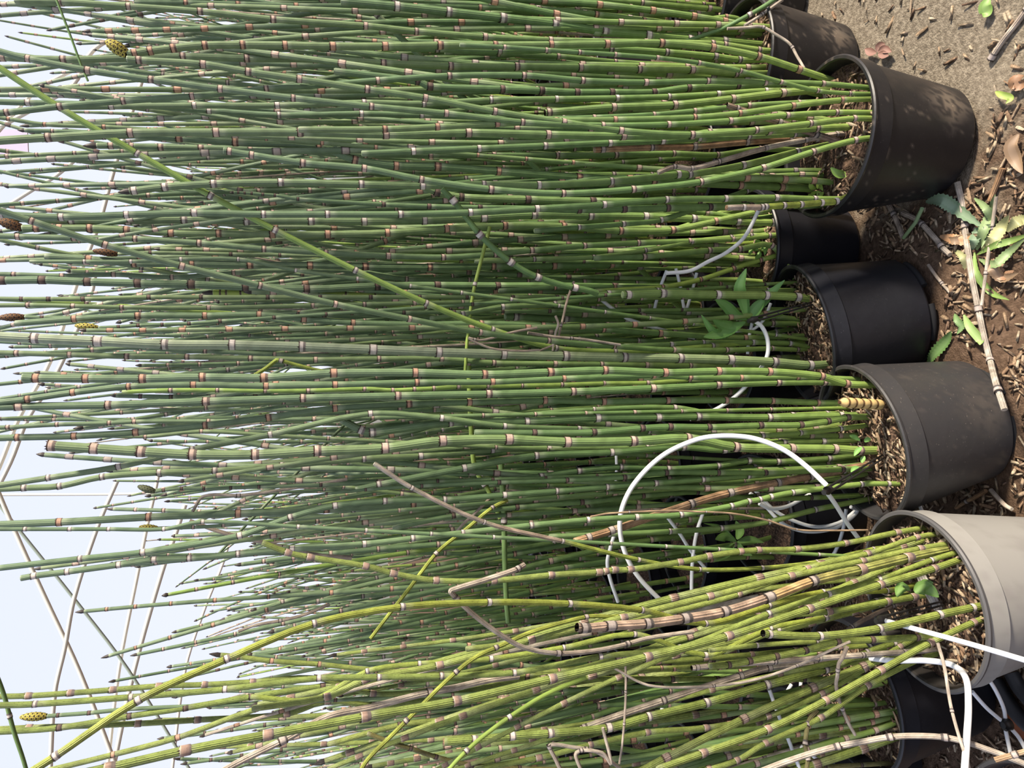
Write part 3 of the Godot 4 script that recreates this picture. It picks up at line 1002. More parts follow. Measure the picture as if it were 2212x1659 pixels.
	S("p5", 0.0, true, 5, "lime", "", [1627, 523, 1564, 531, 1500, 543, 1486, 548, 1389, 556, 1259, 563, 1132, 563, 996, 563, 848, 560])
	S("p5", 0.0, true, 6, "green", "", [1680, 464, 1619, 472, 1526, 460, 1408, 445, 1251, 452])
	S("p5", 0.02, false, 6.5, "green", "white", [1572, 436, 1408, 445, 1304, 441, 1159, 450, 1016, 458, 866, 463, 708, 462, 568, 462, 418, 459, 274, 463, 132, 468])
	S("p5", 0.05, false, 7.5, "green", "", [1540, 467, 1453, 497, 1339, 498, 1220, 489, 1091, 488, 966, 494])
	S("p5", 0.0, true, 4.5, "green", "", [1616, 534, 1564, 538, 1500, 541, 1392, 554, 1283, 560])
	S("p3", 0.0, true, 9, "green", "bent", [1748, 647, 1722, 642, 1654, 638, 1550, 637, 1432, 634, 1357, 637, 1344, 637])
	S("p3", 0.0, true, 6.5, "lime", "white fwd", [1737, 740, 1706, 742, 1629, 740, 1539, 747, 1455, 755, 1328, 759, 1201, 752, 1064, 712, 921, 655, 768, 584, 595, 497, 456, 423, 298, 332, 130, 233, -26, 130])
	S("p3", 0.0, true, 6.5, "green", "pale fwd2", [1746, 752, 1722, 755, 1667, 753, 1569, 756, 1455, 756, 1326, 748, 1185, 736, 1037, 718, 884, 689, 724, 657, 562, 617, 393, 575, 227, 529, 69, 478, -19, 449])
	S("p3", 0.0, true, 7, "green", "", [1738, 726, 1703, 727, 1609, 730, 1539, 727, 1426, 720, 1304, 711, 1173, 703, 1040, 699, 906, 701, 763, 697, 657, 689, 560, 680, 443, 682, 299, 682, 161, 689, 32, 699])
	S("p3", 0.0, true, 8.5, "green", "white", [1687, 702, 1667, 698, 1589, 694, 1482, 690, 1353, 687, 1223, 688, 1115, 684, 1090, 683])
	S("p3", 0.0, true, 10.5, "thick", "white", [1785, 787, 1749, 789, 1672, 782, 1577, 777, 1469, 774, 1349, 772, 1222, 769, 1088, 765, 948, 761, 806, 755, 653, 749, 502, 745, 357, 744, 212, 737, 77, 731, -13, 726, -64, 721])
	S("p3", 0.0, true, 5, "green", "white", [1714, 708, 1675, 717, 1609, 731, 1500, 739, 1379, 736, 1251, 732, 1122, 731])
	S("p3", 0.0, true, 5.5, "green", "white", [1748, 752, 1706, 742, 1626, 740, 1519, 740, 1450, 744, 1347, 747])
	S("p3", -0.04, false, 6.5, "green", "white", [1508, 628, 1421, 628, 1315, 634, 1199, 657, 1086, 663, 1000, 679, 929, 689])
	S("p3", 0.0, true, 5.5, "green", "", [1606, 615, 1555, 614, 1500, 613, 1444, 620, 1328, 620, 1199, 621, 1077, 628])
	S("p3", 0.0, true, 6.5, "green", "", [1600, 623, 1521, 622, 1508, 625, 1395, 628])
	S("p3", -0.05, false, 6, "green", "", [1524, 699, 1479, 699, 1312, 702, 1183, 705])
	S("p3", -0.05, false, 6.5, "green", "", [1199, 786, 1067, 784, 954, 775, 819, 775, 682, 777, 542, 774, 405, 771, 275, 770, 151, 766, 37, 763, -19, 762])
	S("p3", -0.02, false, 4.5, "green", "white", [772, 602, 639, 584, 515, 560, 391, 560, 283, 565, 183, 565, 64, 565])
	S("p3", 0.0, true, 6.5, "green", "", [1667, 531, 1597, 538, 1532, 541, 1392, 555, 1283, 558])
	S("p2", 0.0, true, 9, "green", "orange", [1885, 833, 1828, 829, 1774, 813, 1661, 803, 1551, 802, 1436, 805, 1307, 800, 1189, 804, 1047, 809, 897, 805, 721, 806, 571, 816, 438, 815, 309, 818, 186, 818, 79, 817, 48, 816])
	S("p2", 0.0, true, 8.5, "green", "pale", [1857, 830, 1780, 825, 1680, 826, 1551, 831, 1410, 839, 1238, 846, 1056, 851, 860, 855, 655, 860, 446, 867, 235, 875, 42, 878, -32, 880])
	S("p2", 0.0, true, 7, "green", "", [1857, 821, 1722, 815, 1600, 816, 1490, 815, 1412, 811, 1218, 818, 1064, 825, 901, 826, 724, 831, 575, 834, 418, 831, 279, 835, 158, 848, 61, 862, -19, 871])
	S("p2", -0.06, false, 5, "lime", "", [1857, 810, 1819, 811, 1722, 815, 1489, 821, 1399, 827, 1305, 828, 1214, 831, 1128, 833, 1054, 834, 990, 835, 937, 839, 895, 841, 848, 843, 787, 840, 666, 844, 573, 844, 470, 843, 369, 843, 264, 847])
	S("p2", 0.0, true, 7.5, "green", "orange", [1854, 872, 1766, 870, 1668, 866, 1568, 865, 1442, 865, 1304, 868, 1177, 865, 1014, 869, 884, 873, 724, 882, 581, 902, 444, 919, 294, 934, 161, 942, 39, 945, -19, 947])
	S("p2", 0.0, true, 7.5, "green", "dark", [1875, 901, 1830, 902, 1788, 910, 1729, 918, 1642, 919, 1531, 923, 1447, 922, 1387, 925, 1283, 934, 1154, 935, 1025, 934])
	S("p2", 0.0, true, 8, "green", "white taper", [1825, 897, 1786, 895, 1712, 898, 1576, 902, 1457, 881, 1283, 885, 1117, 898, 1006, 919, 956, 929, 921, 935, 890, 940, 864, 946, 835, 950])
	S("p2", -0.02, false, 9, "green", "white", [1815, 898, 1661, 902, 1508, 900, 1421, 902, 1291, 903, 1138, 911, 974, 913, 805, 934, 781, 929, 737, 906])
	S("p2", 0.0, true, 11, "green", "pale", [1891, 973, 1856, 973, 1802, 970, 1709, 969, 1589, 966, 1486, 947, 1368, 953, 1225, 955, 1099, 949, 956, 952, 832, 968, 686, 974, 552, 982, 417, 982, 306, 976, 204, 969, 113, 963, 106, 962])
	S("p2", 0.0, true, 7, "green", "", [1841, 958, 1774, 957, 1683, 953, 1532, 953, 1399, 968, 1186, 969, 1064, 972, 909, 985, 787, 991, 610, 1006, 465, 1017, 344, 1021, 222, 1030, 130, 1050, 53, 1054, -19, 1057])
	S("p2", 0.0, true, 6.5, "green", "white big", [1869, 919, 1815, 926, 1729, 935, 1647, 942, 1532, 948, 1402, 931, 1251, 927, 1090, 921, 954, 903, 800, 893, 584, 939, 417, 971, 257, 1008, 106, 1032, -19, 1051])
	S("p2", 0.0, true, 7.5, "green", "white", [1854, 950, 1777, 953, 1693, 956, 1564, 972, 1476, 966, 1321, 977, 1159, 984, 1003, 1011, 819, 1047, 768, 1058])
	S("p2", 0.0, true, 7.5, "green", "dark taper", [1880, 1013, 1819, 1014, 1653, 1021, 1551, 1021, 1439, 1021, 1349, 1031, 1225, 1037, 1078, 1042, 911, 1050, 790, 1058, 706, 1067, 674, 1074, 647, 1079, 628, 1085, 612, 1090, 597, 1094])
	S("p2", 0.0, true, 8, "green", "orange", [1848, 1034, 1751, 1035, 1664, 1036, 1535, 1039, 1389, 1046, 1233, 1059, 1069, 1074, 893, 1088, 706, 1100, 515, 1109, 322, 1117, 129, 1128, -19, 1134])
	S("p2", 0.0, true, 6.5, "green", "white", [1939, 1047, 1918, 1045, 1860, 1046, 1712, 1064, 1665, 1073, 1642, 1079, 1618, 1083, 1580, 1093, 1471, 1112, 1375, 1117, 1270, 1123, 1148, 1135, 1000, 1151, 892, 1163, 787, 1175, 631, 1186, 515, 1196, 410, 1206, 333, 1209, 257, 1220, 146, 1235, 74, 1244, 45, 1249])
	S("p2", -0.02, false, 7, "green", "white", [1090, 1069, 961, 1079, 832, 1082, 724, 1092, 628, 1117, 518, 1157, 309, 1193, 174, 1207, -19, 1229])
	S("p2", -0.02, false, 9, "tan", "cut wide", [1680, 1043, 1577, 1064, 1494, 1088, 1321, 1146, 1272, 1161, 1241, 1170])
	S("p2", 0.0, true, 7, "green", "white", [1854, 982, 1790, 990, 1680, 997, 1617, 995, 1551, 1006, 1444, 1013, 1341, 1009, 1251, 1017, 1170, 1029, 1057, 1046])
	S("p2", 0.0, true, 7, "green", "white", [1848, 995, 1757, 1000, 1706, 1000, 1680, 997, 1629, 1009, 1532, 1017])
	S("p2", 0.0, true, 6, "green", "dark", [1854, 1071, 1751, 1075, 1629, 1077, 1506, 1063, 1389, 1071, 1257, 1085, 1117, 1095, 980, 1114, 848, 1141])
	S("p2", -0.05, false, 7, "green", "", [1444, 1034, 1347, 1043, 1233, 1059, 1122, 1072, 993, 1082])
	S("p2", 0.0, true, 6, "green", "", [1870, 1083, 1761, 1101, 1661, 1127, 1558, 1141, 1447, 1148, 1315, 1154, 1186, 1159])
	S("p1", 0.0, true, 6.5, "yellow", "drytip", [1992, 1140, 1938, 1150, 1827, 1173, 1722, 1186, 1638, 1188, 1600, 1191, 1531, 1201, 1469, 1214, 1362, 1230, 1328, 1231, 1309, 1234, 1294, 1236, 1191, 1242, 1067, 1254, 942, 1254, 850, 1239, 790, 1223, 671, 1204, 623, 1194, 566, 1172])
	S("p1", 0.0, true, 6, "yellow", "", [2021, 1153, 1980, 1161, 1875, 1196, 1745, 1228, 1597, 1283, 1428, 1327, 1296, 1347, 1148, 1384, 1006, 1402])
	S("p1", 0.0, true, 7, "yellow", "", [2047, 1175, 1988, 1185, 1864, 1212, 1709, 1244, 1534, 1288, 1347, 1334, 1148, 1382, 950, 1437, 790, 1468, 708, 1505, 544, 1531])
	S("p1", 0.0, true, 10.5, "half", "cut fwd", [2047, 1186, 1962, 1205, 1860, 1230, 1756, 1255, 1661, 1291, 1566, 1321, 1481, 1336, 1399, 1347, 1318, 1352, 1263, 1357, 1246, 1355])
	S("p1", 0.0, true, 9, "yellow", "fwd", [2070, 1207, 2018, 1228, 1902, 1263, 1749, 1315, 1574, 1374, 1399, 1419, 1193, 1466, 987, 1514, 790, 1548, 579, 1587, 401, 1621, 238, 1658, 129, 1682])
	S("p1", 0.0, true, 6.5, "yellow", "white", [2065, 1191, 2012, 1210, 1899, 1251, 1790, 1283, 1661, 1325, 1469, 1399, 1297, 1418, 1111, 1453, 954, 1460, 819, 1463, 689, 1465, 486, 1489, 283, 1506, 77, 1521, -19, 1524])
	S("p1", 0.0, true, 8.5, "yellow", "white cut fwd", [2115, 1310, 2099, 1313, 2028, 1328, 1899, 1358, 1770, 1374, 1661, 1370, 1648, 1368])
	S("p1", 0.0, true, 7.5, "yellow", "fwd2", [2120, 1337, 2102, 1345, 2009, 1389, 1902, 1448, 1783, 1514, 1658, 1576, 1519, 1627, 1420, 1662])
	S("p1", 0.0, true, 6, "yellow", "", [2002, 1360, 1944, 1397, 1869, 1444, 1775, 1498, 1659, 1547, 1526, 1572, 1399, 1582, 1276, 1609, 1164, 1637, 1025, 1662])
	S("p1", 0.0, true, 6, "yellow", "", [2028, 1410, 1986, 1424, 1875, 1481, 1774, 1550, 1654, 1605, 1593, 1642, 1532, 1662, 1468, 1679])
	S("p1", 0.0, true, 7, "yellow", "white", [1983, 1283, 1893, 1300, 1783, 1334, 1680, 1360, 1564, 1408])
	S("p1", 0.0, true, 7.5, "gold", "white fwd2", [1986, 1260, 1915, 1276, 1777, 1279, 1661, 1308, 1524, 1347, 1386, 1318, 1230, 1304, 1056, 1301, 869, 1311, 679, 1347, 491, 1423, 299, 1513, 122, 1632, 48, 1679])
	S("p1", 0.0, true, 6, "gold", "", [1984, 1286, 1897, 1305, 1786, 1334, 1664, 1357, 1524, 1415, 1371, 1370, 1218, 1399, 1061, 1423, 906, 1434, 794, 1450, 676, 1511, 541, 1505])
	S("p1", 0.0, true, 6, "gold", "white", [1880, 1257, 1780, 1279, 1654, 1315, 1532, 1357])
	S("p1", 0.0, false, 7, "yellow", "", [1918, 1299, 1790, 1321, 1661, 1331, 1532, 1347])
	S("p1", 0.0, true, 6, "yellow", "white", [1999, 1373, 1931, 1389, 1873, 1408, 1815, 1434])
	S("p1", 0.02, false, 5.5, "yellow", "white", [1931, 1379, 1869, 1382, 1764, 1386, 1635, 1394, 1532, 1405])
	S("p1", 0.0, true, 5, "stub", "cut", [1960, 1299, 1928, 1308, 1841, 1354, 1815, 1376])
	S("p1", 0.03, false, 7.5, "yellow", "dark", [1883, 1382, 1809, 1386, 1740, 1405, 1677, 1418, 1619, 1428, 1574, 1436, 1532, 1439])
	S("p1", 0.0, false, 6.5, "dry", "cut", [1574, 1436, 1532, 1439, 1506, 1442, 1494, 1443])
	S("p8", 0.1, false, 9, "yellow", "white cut", [1886, 1415, 1783, 1445, 1657, 1479, 1527, 1518, 1402, 1548, 1315, 1572, 1189, 1584, 1106, 1590, 1025, 1598, 958, 1603])
	S("p8", 0.08, false, 8, "dry", "cut wide", [1661, 1442, 1600, 1460, 1434, 1513, 1263, 1572, 1246, 1585])
	S("p8", 0.0, true, 5.5, "green", "", [1912, 1518, 1889, 1521, 1757, 1527, 1597, 1527, 1444, 1524, 1292, 1524, 1125, 1561, 983, 1580, 832, 1598])
	S("p8", 0.0, true, 6, "green", "", [1886, 1534, 1809, 1540, 1709, 1566, 1551, 1585, 1434, 1627, 1276, 1609, 1080, 1617, 929, 1640])
	S("p8", 0.03, false, 6.5, "yellow", "dark", [1444, 1434, 1315, 1463, 1186, 1485, 1061, 1524, 990, 1550, 864, 1566, 708, 1608])
	S("p8", 0.02, false, 6.5, "green", "", [1512, 1495, 1447, 1492, 1292, 1524, 1125, 1561, 983, 1580, 819, 1601])
	S("p8", 0.05, false, 5.5, "olive", "dark", [1532, 1672, 1283, 1666, 1122, 1659, 1019, 1653, 942, 1635, 887, 1617, 842, 1603, 794, 1584])
	S("p8", -0.02, false, 6, "green", "", [1893, 1415, 1880, 1411, 1738, 1437, 1597, 1450, 1431, 1444, 1283, 1447, 1125, 1437, 1012, 1395, 790, 1405])
	S("p8", 0.02, false, 7, "yellow", "", [1347, 1444, 1228, 1450, 1111, 1453, 954, 1457])
	S("p8", 0.04, false, 6.5, "yellow", "young", [1202, 1447, 1064, 1466, 929, 1492, 806, 1498, 686, 1465, 547, 1473, 443, 1479, 344, 1482, 245, 1490, 154, 1497, 63, 1503, -19, 1505])
	S("p8", 0.04, false, 7, "yellow", "dark", [1025, 1466, 874, 1466, 698, 1482, 544, 1505, 402, 1529, 280, 1547, 129, 1572, -19, 1582])
	S("p8", 0.05, false, 6.5, "yellow", "orange", [1025, 1460, 864, 1466, 740, 1485, 555, 1531, 385, 1593, 245, 1630, 97, 1666])
	S("p8", 0.03, false, 6.5, "yellow", "", [1122, 1466, 961, 1505, 810, 1524, 708, 1514, 620, 1542, 428, 1555, 299, 1563, 64, 1572, -19, 1576])
	S("p1", 0.0, true, 5, "drytop", "fwd", [1886, 1186, 1764, 1214, 1646, 1227, 1511, 1230, 1379, 1209, 1215, 1169, 1046, 1128, 890, 1054, 808, 1001])
	S("p8", 0.05, false, 6, "yellow", "orange bud", [1090, 1453, 954, 1457, 813, 1448, 690, 1435, 587, 1428, 515, 1419, 476, 1415])
	S("p3", -0.05, false, 5, "green", "dark cone:-4,686,1.7,umber", [399, 680, 299, 681, 216, 684, 148, 686, 92, 686, 53, 685])
	S("p3", -0.03, false, 4.5, "green", "dark cone:161,703,1.7,lemon", [476, 694, 409, 699, 351, 701, 299, 703, 257, 706, 212, 708])
	S("p5", 0.02, false, 4.5, "green", "dark cone:200,541,1.7,umber", [499, 549, 404, 547, 325, 546, 254, 549])
	S("p2", -0.04, false, 4.5, "green", "dark cone:297,1050,1.7,mossy", [560, 1052, 499, 1054, 441, 1055, 393, 1055, 354, 1059, 335, 1062])
	S("p2", -0.04, false, 4.5, "green", "cone:300,1138,1.5,lemon", [612, 1124, 483, 1135, 418, 1139, 341, 1141])
	S("p8", 0.04, false, 5, "green", "dark cone:42,1549,1.8,lemon", [451, 1524, 274, 1532, 193, 1540, 126, 1545, 101, 1547])
	S("p4", -0.05, false, 5, "green", "", [451, 290, 322, 280, 225, 274, 97, 269, 19, 257, -26, 251])
	S("p3", -0.05, false, 5.5, "green", "pale", [676, 660, 451, 665, 264, 664, 158, 661, 61, 659, -19, 660])
	S("p2", -0.05, false, 5, "green", "pale", [579, 940, 435, 932, 314, 943, 161, 940, 35, 945, -19, 950])
	S("p2", -0.05, false, 5.5, "green", "pale", [547, 908, 451, 910, 290, 911, 237, 914, 124, 917, 18, 923, -19, 924])
	S("p3", -0.06, false, 5.5, "green", "dark", [579, 642, 435, 642, 322, 642, 180, 646, 106, 646, 47, 646, -19, 645])
	S("p1", -0.05, false, 5, "green", "white", [644, 1138, 438, 1127, 354, 1143, 235, 1143, 151, 1143, 55, 1143, -19, 1143])

# stems that stand among the traced ones, mostly hidden by them
func filled_stems() -> void:
	for e in [["p1", 10, "yellow", 0.6, 0.9], ["p2", 8, "green", 0.9, 1.2], ["p3", 8, "green", 0.85, 1.2], ["p4", 10, "green", 0.95, 1.3], ["p5", 16, "green", 1.0, 1.35], ["p6", 20, "green", 1.0, 1.35], ["p7", 30, "green", 1.0, 1.35], ["p8", 22, "yellow", 0.7, 1.05], ["p9", 32, "yellow", 0.7, 1.05]]:
		var d: Dictionary = pots[e[0]]
		var c: Vector3 = d.soil
		for i in e[1]:
			var a := rng.randf() * TAU
			var r: float = sqrt(rng.randf()) * d.r * 0.8
			var x := c.x + cos(a) * r
			var z := c.z + sin(a) * r
			if e[0] in ["p1", "p2", "p3", "p4"]: z = c.z - absf(z - c.z)
			var kind: String = e[2]
			if kind == "yellow" and e[0] != "p1" and rng.randf() < 0.55: kind = "green"
			var slim := 1.0
			if rng.randf() < 0.05:
				kind = "dry"
				slim = 0.55
			var left := -0.12 if e[0] in ["p1", "p8", "p9"] else 0.0
			grow(d.plant, Vector3(x, soil_y(d, x, z) - 0.01, z), rng.randf_range(e[3], e[4]), rng.randf_range(0.0036, 0.0058) * slim, Vector2(rng.randfn(left, 0.05), rng.randfn(-0.06, 0.04)), Vector2(rng.randfn(0, 0.06), rng.randfn(-0.03, 0.04)), kind)

func back_rows() -> void:
	var row_pot := pot_mesh(0.112, 0.178, 0.084, "black", 5)
	var soil_m := soil_mesh(0.106, 12)
	var a := Vector3(0.19, 0, -0.125)
	var b := Vector3(-0.14, 0, -0.27)
	var spots := [Vector3(-0.25, 0, -1.19), Vector3(0.42, 0, -1.375), Vector3(0.64, 0, -1.42), Vector3(0.86, 0, -1.5), Vector3(0.03, 0, -1.27)]
	for j in 7:
		for i in range(-6, 14):
			if i or j: spots.append(Vector3(-0.25, 0, -1.19) + b * j + a * i)
	var stood := []
	for spot in spots:
			var at: Vector3 = spot
			var j := int(maxf(0.0, (-1.1 - at.z) / 0.3))
			at += Vector3(rng.randf_range(-0.02, 0.02), 0, rng.randf_range(-0.02, 0.02))
			if at.z > -1.12 or absf(at.x) > absf(at.z) * 0.62 + 0.14 or at.z < -3.3: continue
			var clash := false
			for k in pots:
				var s: Vector3 = pots[k].soil
				if Vector2(s.x - at.x, s.z - at.z).length() < 0.2: clash = true
			for s in stood:
				if Vector2(s.x - at.x, s.z - at.z).length() < 0.19: clash = true
			if clash: continue
			stood.append(at)
			at.y = ground_y(at.x, at.z) - 0.002
			var marks := [[-0.55, "the black pots at the lower edge"], [-0.39, "the palest pot"], [-0.12, "the dark grey pot"], [0.06, "the leafy weeded black pot"], [0.2, "the half hidden black pot"], [0.37, "the mud smeared pot"], [0.55, "the dusty pots at the top"]]
			var near := 0
			for q in 7:
				if absf(marks[q][0] - at.x / -at.z) < absf(marks[near][0] - at.x / -at.z): near = q
			var row: String = ["close behind", "two rows behind", "three rows behind", "four rows behind"][mini(j, 3)] if j < 4 else "far behind"
			var plant := thing("potted_horsetail", "horsetail clump in a black pot, %s %s" % [row, marks[near][1]], "potted plant", at, "potted horsetails in the rows behind")
			part("pot", row_pot, mat.plastic, plant)
			part("soil", soil_m, mat.soil, plant, Transform3D(Basis(), Vector3(0, 0.158, 0)))
			var u := at.x / absf(at.z)       # across the picture: fewer and shorter clumps to the left
			var tall := lerpf(0.98, 1.24, smoothstep(-0.35, 0.1, u))
			var many := int(lerpf(15, 25, smoothstep(-0.4, 0.1, u)))
			if j > 3: many = int(many * 0.7)
			for k in many:
				var t := rng.randf() * TAU
				var r := sqrt(rng.randf()) * 0.09
				var kind := "green"
				var q := rng.randf()
				if q < 0.06: kind = "dry"
				elif q < 0.10: kind = "lime"
				var lean := Vector2(rng.randfn(0, 0.05), rng.randfn(0, 0.05))
				var h := tall * rng.randf_range(0.75, 1.12)
				if rng.randf() < 0.07:
					lean = Vector2(rng.randfn(0, 0.35), rng.randfn(0, 0.2))
				var foot := at + Vector3(cos(t) * r, 0.15, sin(t) * r)
				grow(plant, foot, h, rng.randf_range(0.0034, 0.0056) * (0.6 if kind == "dry" else 1.0), lean, Vector2(rng.randfn(0, 0.05), rng.randfn(0, 0.05)), kind, at.z > -1.6)

# ------------------------------------------------------------------ watering
func px_path(px: Array, z0: float, z1: float) -> Array:
	var p := []
	var n := px.size() / 2
	for i in n: p.append(hit(px[i * 2], px[i * 2 + 1], lerpf(z0, z1, float(i) / maxi(n - 1, 1))))
	return p

func tube(label: String, px: Array, z0: float, z1: float, rpx: float) -> void:
	var p := px_path(px, z0, z1)
	var path := curve(p, 8)
	solo("drip_tube", sweep(path, even(path.size(), rpx * absf((z0 + z1) / 2) * 1.12 / FOCAL), PackedColorArray(), 12, p[0]), mat.tube, label, "drip tube", Transform3D(Basis(), p[0]))

func stake(label: String, px: Array, z0: float, z1: float) -> void:
	var a := hit(px[0], px[1], z0)
	var b := hit(px[2], px[3], z1)
	var o := thing("drip_stake", label, "drip stake", b)
	var d := (a - b).normalized()
	var s := d.cross(Vector3(0.3, 0.2, 0.9)).normalized()
	for k in [-1, 1]:
		part("prong", sweep(PackedVector3Array([b + s * 0.0022 * k, a + s * 0.003 * k]), PackedFloat32Array([0.0012, 0.0017]), PackedColorArray(), 8, b), mat.stake, o)
	for k in 4:
		var q := b.lerp(a, 0.2 + 0.2 * k)
		part("rib", sweep(PackedVector3Array([q - s * 0.003, q + s * 0.003]), even(2, 0.001), PackedColorArray(), 6, b), mat.stake, o)
	part("connector", sweep(PackedVector3Array([a - d * 0.004, a + d * 0.004, a + d * 0.006, a + d * 0.012]), PackedFloat32Array([0.0045, 0.0058, 0.004, 0.0035]), PackedColorArray(), 12, b), mat.stake, o)

func drip_lines() -> void:
	tube("straight white drip tube running out over the rim of the palest pot", [1914, 1341, 1960, 1354, 2060, 1381, 2140, 1404, 2260, 1440], -0.735, -0.56, 6.0)
	tube("thick white drip tube bending sharply downward in front of the palest pot", [1880, 1422, 1930, 1427, 2000, 1427, 2055, 1436, 2085, 1462, 2092, 1520, 2088, 1600, 2082, 1690], -0.80, -0.585, 7.0)
	tube("white drip tube arching in a wide loop over the stems of the dark grey pot", [1785, 1048, 1745, 1010, 1700, 976, 1655, 955, 1612, 944, 1550, 942, 1500, 951, 1430, 985, 1370, 1045, 1342, 1105, 1342, 1165, 1368, 1230, 1420, 1290, 1480, 1340], -0.80, -0.95, 5.2)
	tube("white drip tube slanting down from the stake of the dark grey pot", [1782, 1058, 1805, 1090, 1830, 1130, 1858, 1168], -0.83, -0.87, 5.0)
	tube("white drip tube curving from the stake of the notched black pot", [1628, 692, 1645, 705, 1657, 730, 1659, 760, 1650, 785, 1628, 815, 1590, 855, 1545, 885, 1490, 905], -0.985, -1.02, 4.4)
	tube("white drip tube slanting behind the stems of the mud smeared pot", [1652, 425, 1637, 458, 1608, 512, 1570, 545, 1530, 565, 1490, 585, 1440, 590], -1.04, -1.05, 4.2)
	tube("white drip tube coiled in the dark gap, outermost turn", [1620, 1065, 1650, 1090, 1690, 1130, 1740, 1148, 1800, 1142, 1835, 1122, 1852, 1103, 1838, 1095], -1.02, -1.0, 4.0)
	tube("white drip tube coiled in the dark gap, inner turn", [1632, 1060, 1670, 1100, 1715, 1125, 1765, 1138, 1815, 1128, 1850, 1102], -1.035, -1.015, 4.0)
	tube("short mossy white drip tube hooking over the coil in the dark gap", [1640, 1088, 1665, 1099, 1700, 1094, 1735, 1076, 1750, 1067], -1.0, -1.0, 4.0)
	tube("white drip tube dropping from the coil toward the palest pot", [1828, 1100, 1822, 1140, 1805, 1190, 1785, 1215, 1770, 1235], -0.99, -1.0, 3.8)
	tube("white drip tube crossing the dark gap beside the broken tan stem", [1440, 1115, 1470, 1155, 1492, 1190, 1530, 1235], -1.05, -1.08, 3.6)
	tube("white drip tube standing upright past the dark gap", [1518, 1110, 1505, 1150, 1497, 1200, 1494, 1260, 1496, 1330], -1.06, -1.08, 3.8)
	tube("white drip tube seen inside the wide loop", [1327, 1155, 1318, 1185, 1312, 1215, 1318, 1250, 1335, 1300], -1.03, -1.06, 3.8)
	tube("thin white drip tube high behind the stout pale stem", [1331, 980, 1332, 1010, 1330, 1045], -1.08, -1.08, 3.0)
	tube("white drip tube crossing behind the notched pot's stems", [1300, 648, 1325, 668, 1360, 690, 1440, 715, 1500, 730], -1.1, -1.1, 3.8)
	tube("white drip tube between stems beside the dark hollow, left one", [1440, 585, 1425, 625, 1412, 675], -1.1, -1.1, 3.4)
	tube("white drip tube between stems beside the dark hollow, forked one", [1460, 580, 1470, 620, 1480, 670, 1492, 640, 1505, 590], -1.1, -1.1, 3.4)
	tube("white drip tube standing in the gap behind the notched pot", [1625, 695, 1618, 730, 1615, 765], -1.06, -1.06, 3.6)
	tube("white drip tube under the rim of the notched pot's weeds", [1555, 722, 1590, 715, 1625, 712, 1650, 690, 1665, 655], -1.07, -1.05, 3.4)
	tube("white drip tube on the ground side of the palest pot, right branch", [2128, 1456, 2150, 1490, 2168, 1530, 2172, 1556], -0.74, -0.76, 4.5)
	tube("white drip tube on the ground side of the palest pot, left branch", [2100, 1494, 2130, 1528, 2155, 1550, 2170, 1562], -0.76, -0.76, 4.5)
	tube("white drip tube leaving the black clamp straight down", [2170, 1566, 2178, 1605, 2190, 1660, 2196, 1700], -0.76, -0.74, 4.5)
	tube("white drip tube leaving the black clamp in a curve", [2176, 1566, 2200, 1592, 2216, 1622, 2230, 1670], -0.76, -0.74, 4.5)
	tube("white drip tube slanting through the lower stems", [1662, 1490, 1680, 1540, 1706, 1605, 1730, 1668], -0.9, -0.88, 4.2)
	tube("white drip tube, upper of two short lengths in the lower stems", [1710, 1478, 1698, 1500, 1694, 1530], -0.98, -0.98, 3.8)
	tube("white drip tube, lower of two short lengths in the lower stems", [1730, 1474, 1729, 1500, 1728, 1515], -0.98, -0.98, 3.8)
	tube("white drip tube low among the stems at the bottom edge", [1730, 1612, 1765, 1640, 1790, 1668], -0.92, -0.9, 4.2)
	tube("white drip tube standing behind the pale dead stalk", [1432, 1510, 1430, 1540, 1427, 1580], -0.98, -0.98, 4.5)
	tube("white drip tube beyond the dark gap below the palest pot's rim", [1985, 1085, 1992, 1105, 2000, 1125], -0.86, -0.86, 4.0)
	stake("black drip stake in the mulch of the dark grey pot", [1790, 1058, 1908, 986], -0.81, -0.865)
	stake("black drip stake in the mulch of the notched black pot", [1630, 690, 1756, 655], -0.985, -0.99)
	stake("black drip stake in the palest pot holding the straight white tube", [1908, 1338, 2036, 1303], -0.74, -0.755)
	stake("black angled drip stake in the mud smeared pot", [1660, 400, 1775, 385], -1.0, -0.985)
	var a := hit(2172, 1566, -0.755)
	solo("tube_clamp", sweep(PackedVector3Array([a + Vector3(0, 0.004, 0), a + Vector3(0, 0.002, 0), a - Vector3(0, 0.006, 0), a - Vector3(0, 0.008, 0)]), PackedFloat32Array([0.004, 0.0075, 0.0075, 0.004]), PackedColorArray(), 12, a), mat.stake, "black clamp joining the white tubes on the ground", "clamp", Transform3D(Basis(), a))
	for e in [["thick black hose lying beside the palest pot", [2150, 1470, 2180, 1520, 2212, 1560, 2260, 1600]], ["thick black hose outside the first one at the right edge", [2185, 1455, 2205, 1490, 2250, 1540]]]:
		var p := []
		for i in e[1].size() / 2: p.append(level(e[1][i * 2], e[1][i * 2 + 1], 0.012))
		var path := curve(p, 6)
		solo("water_hose", sweep(path, even(path.size(), 0.01), PackedColorArray(), 14, p[0]), mat.hose, e[0], "hose", Transform3D(Basis(), p[0]))

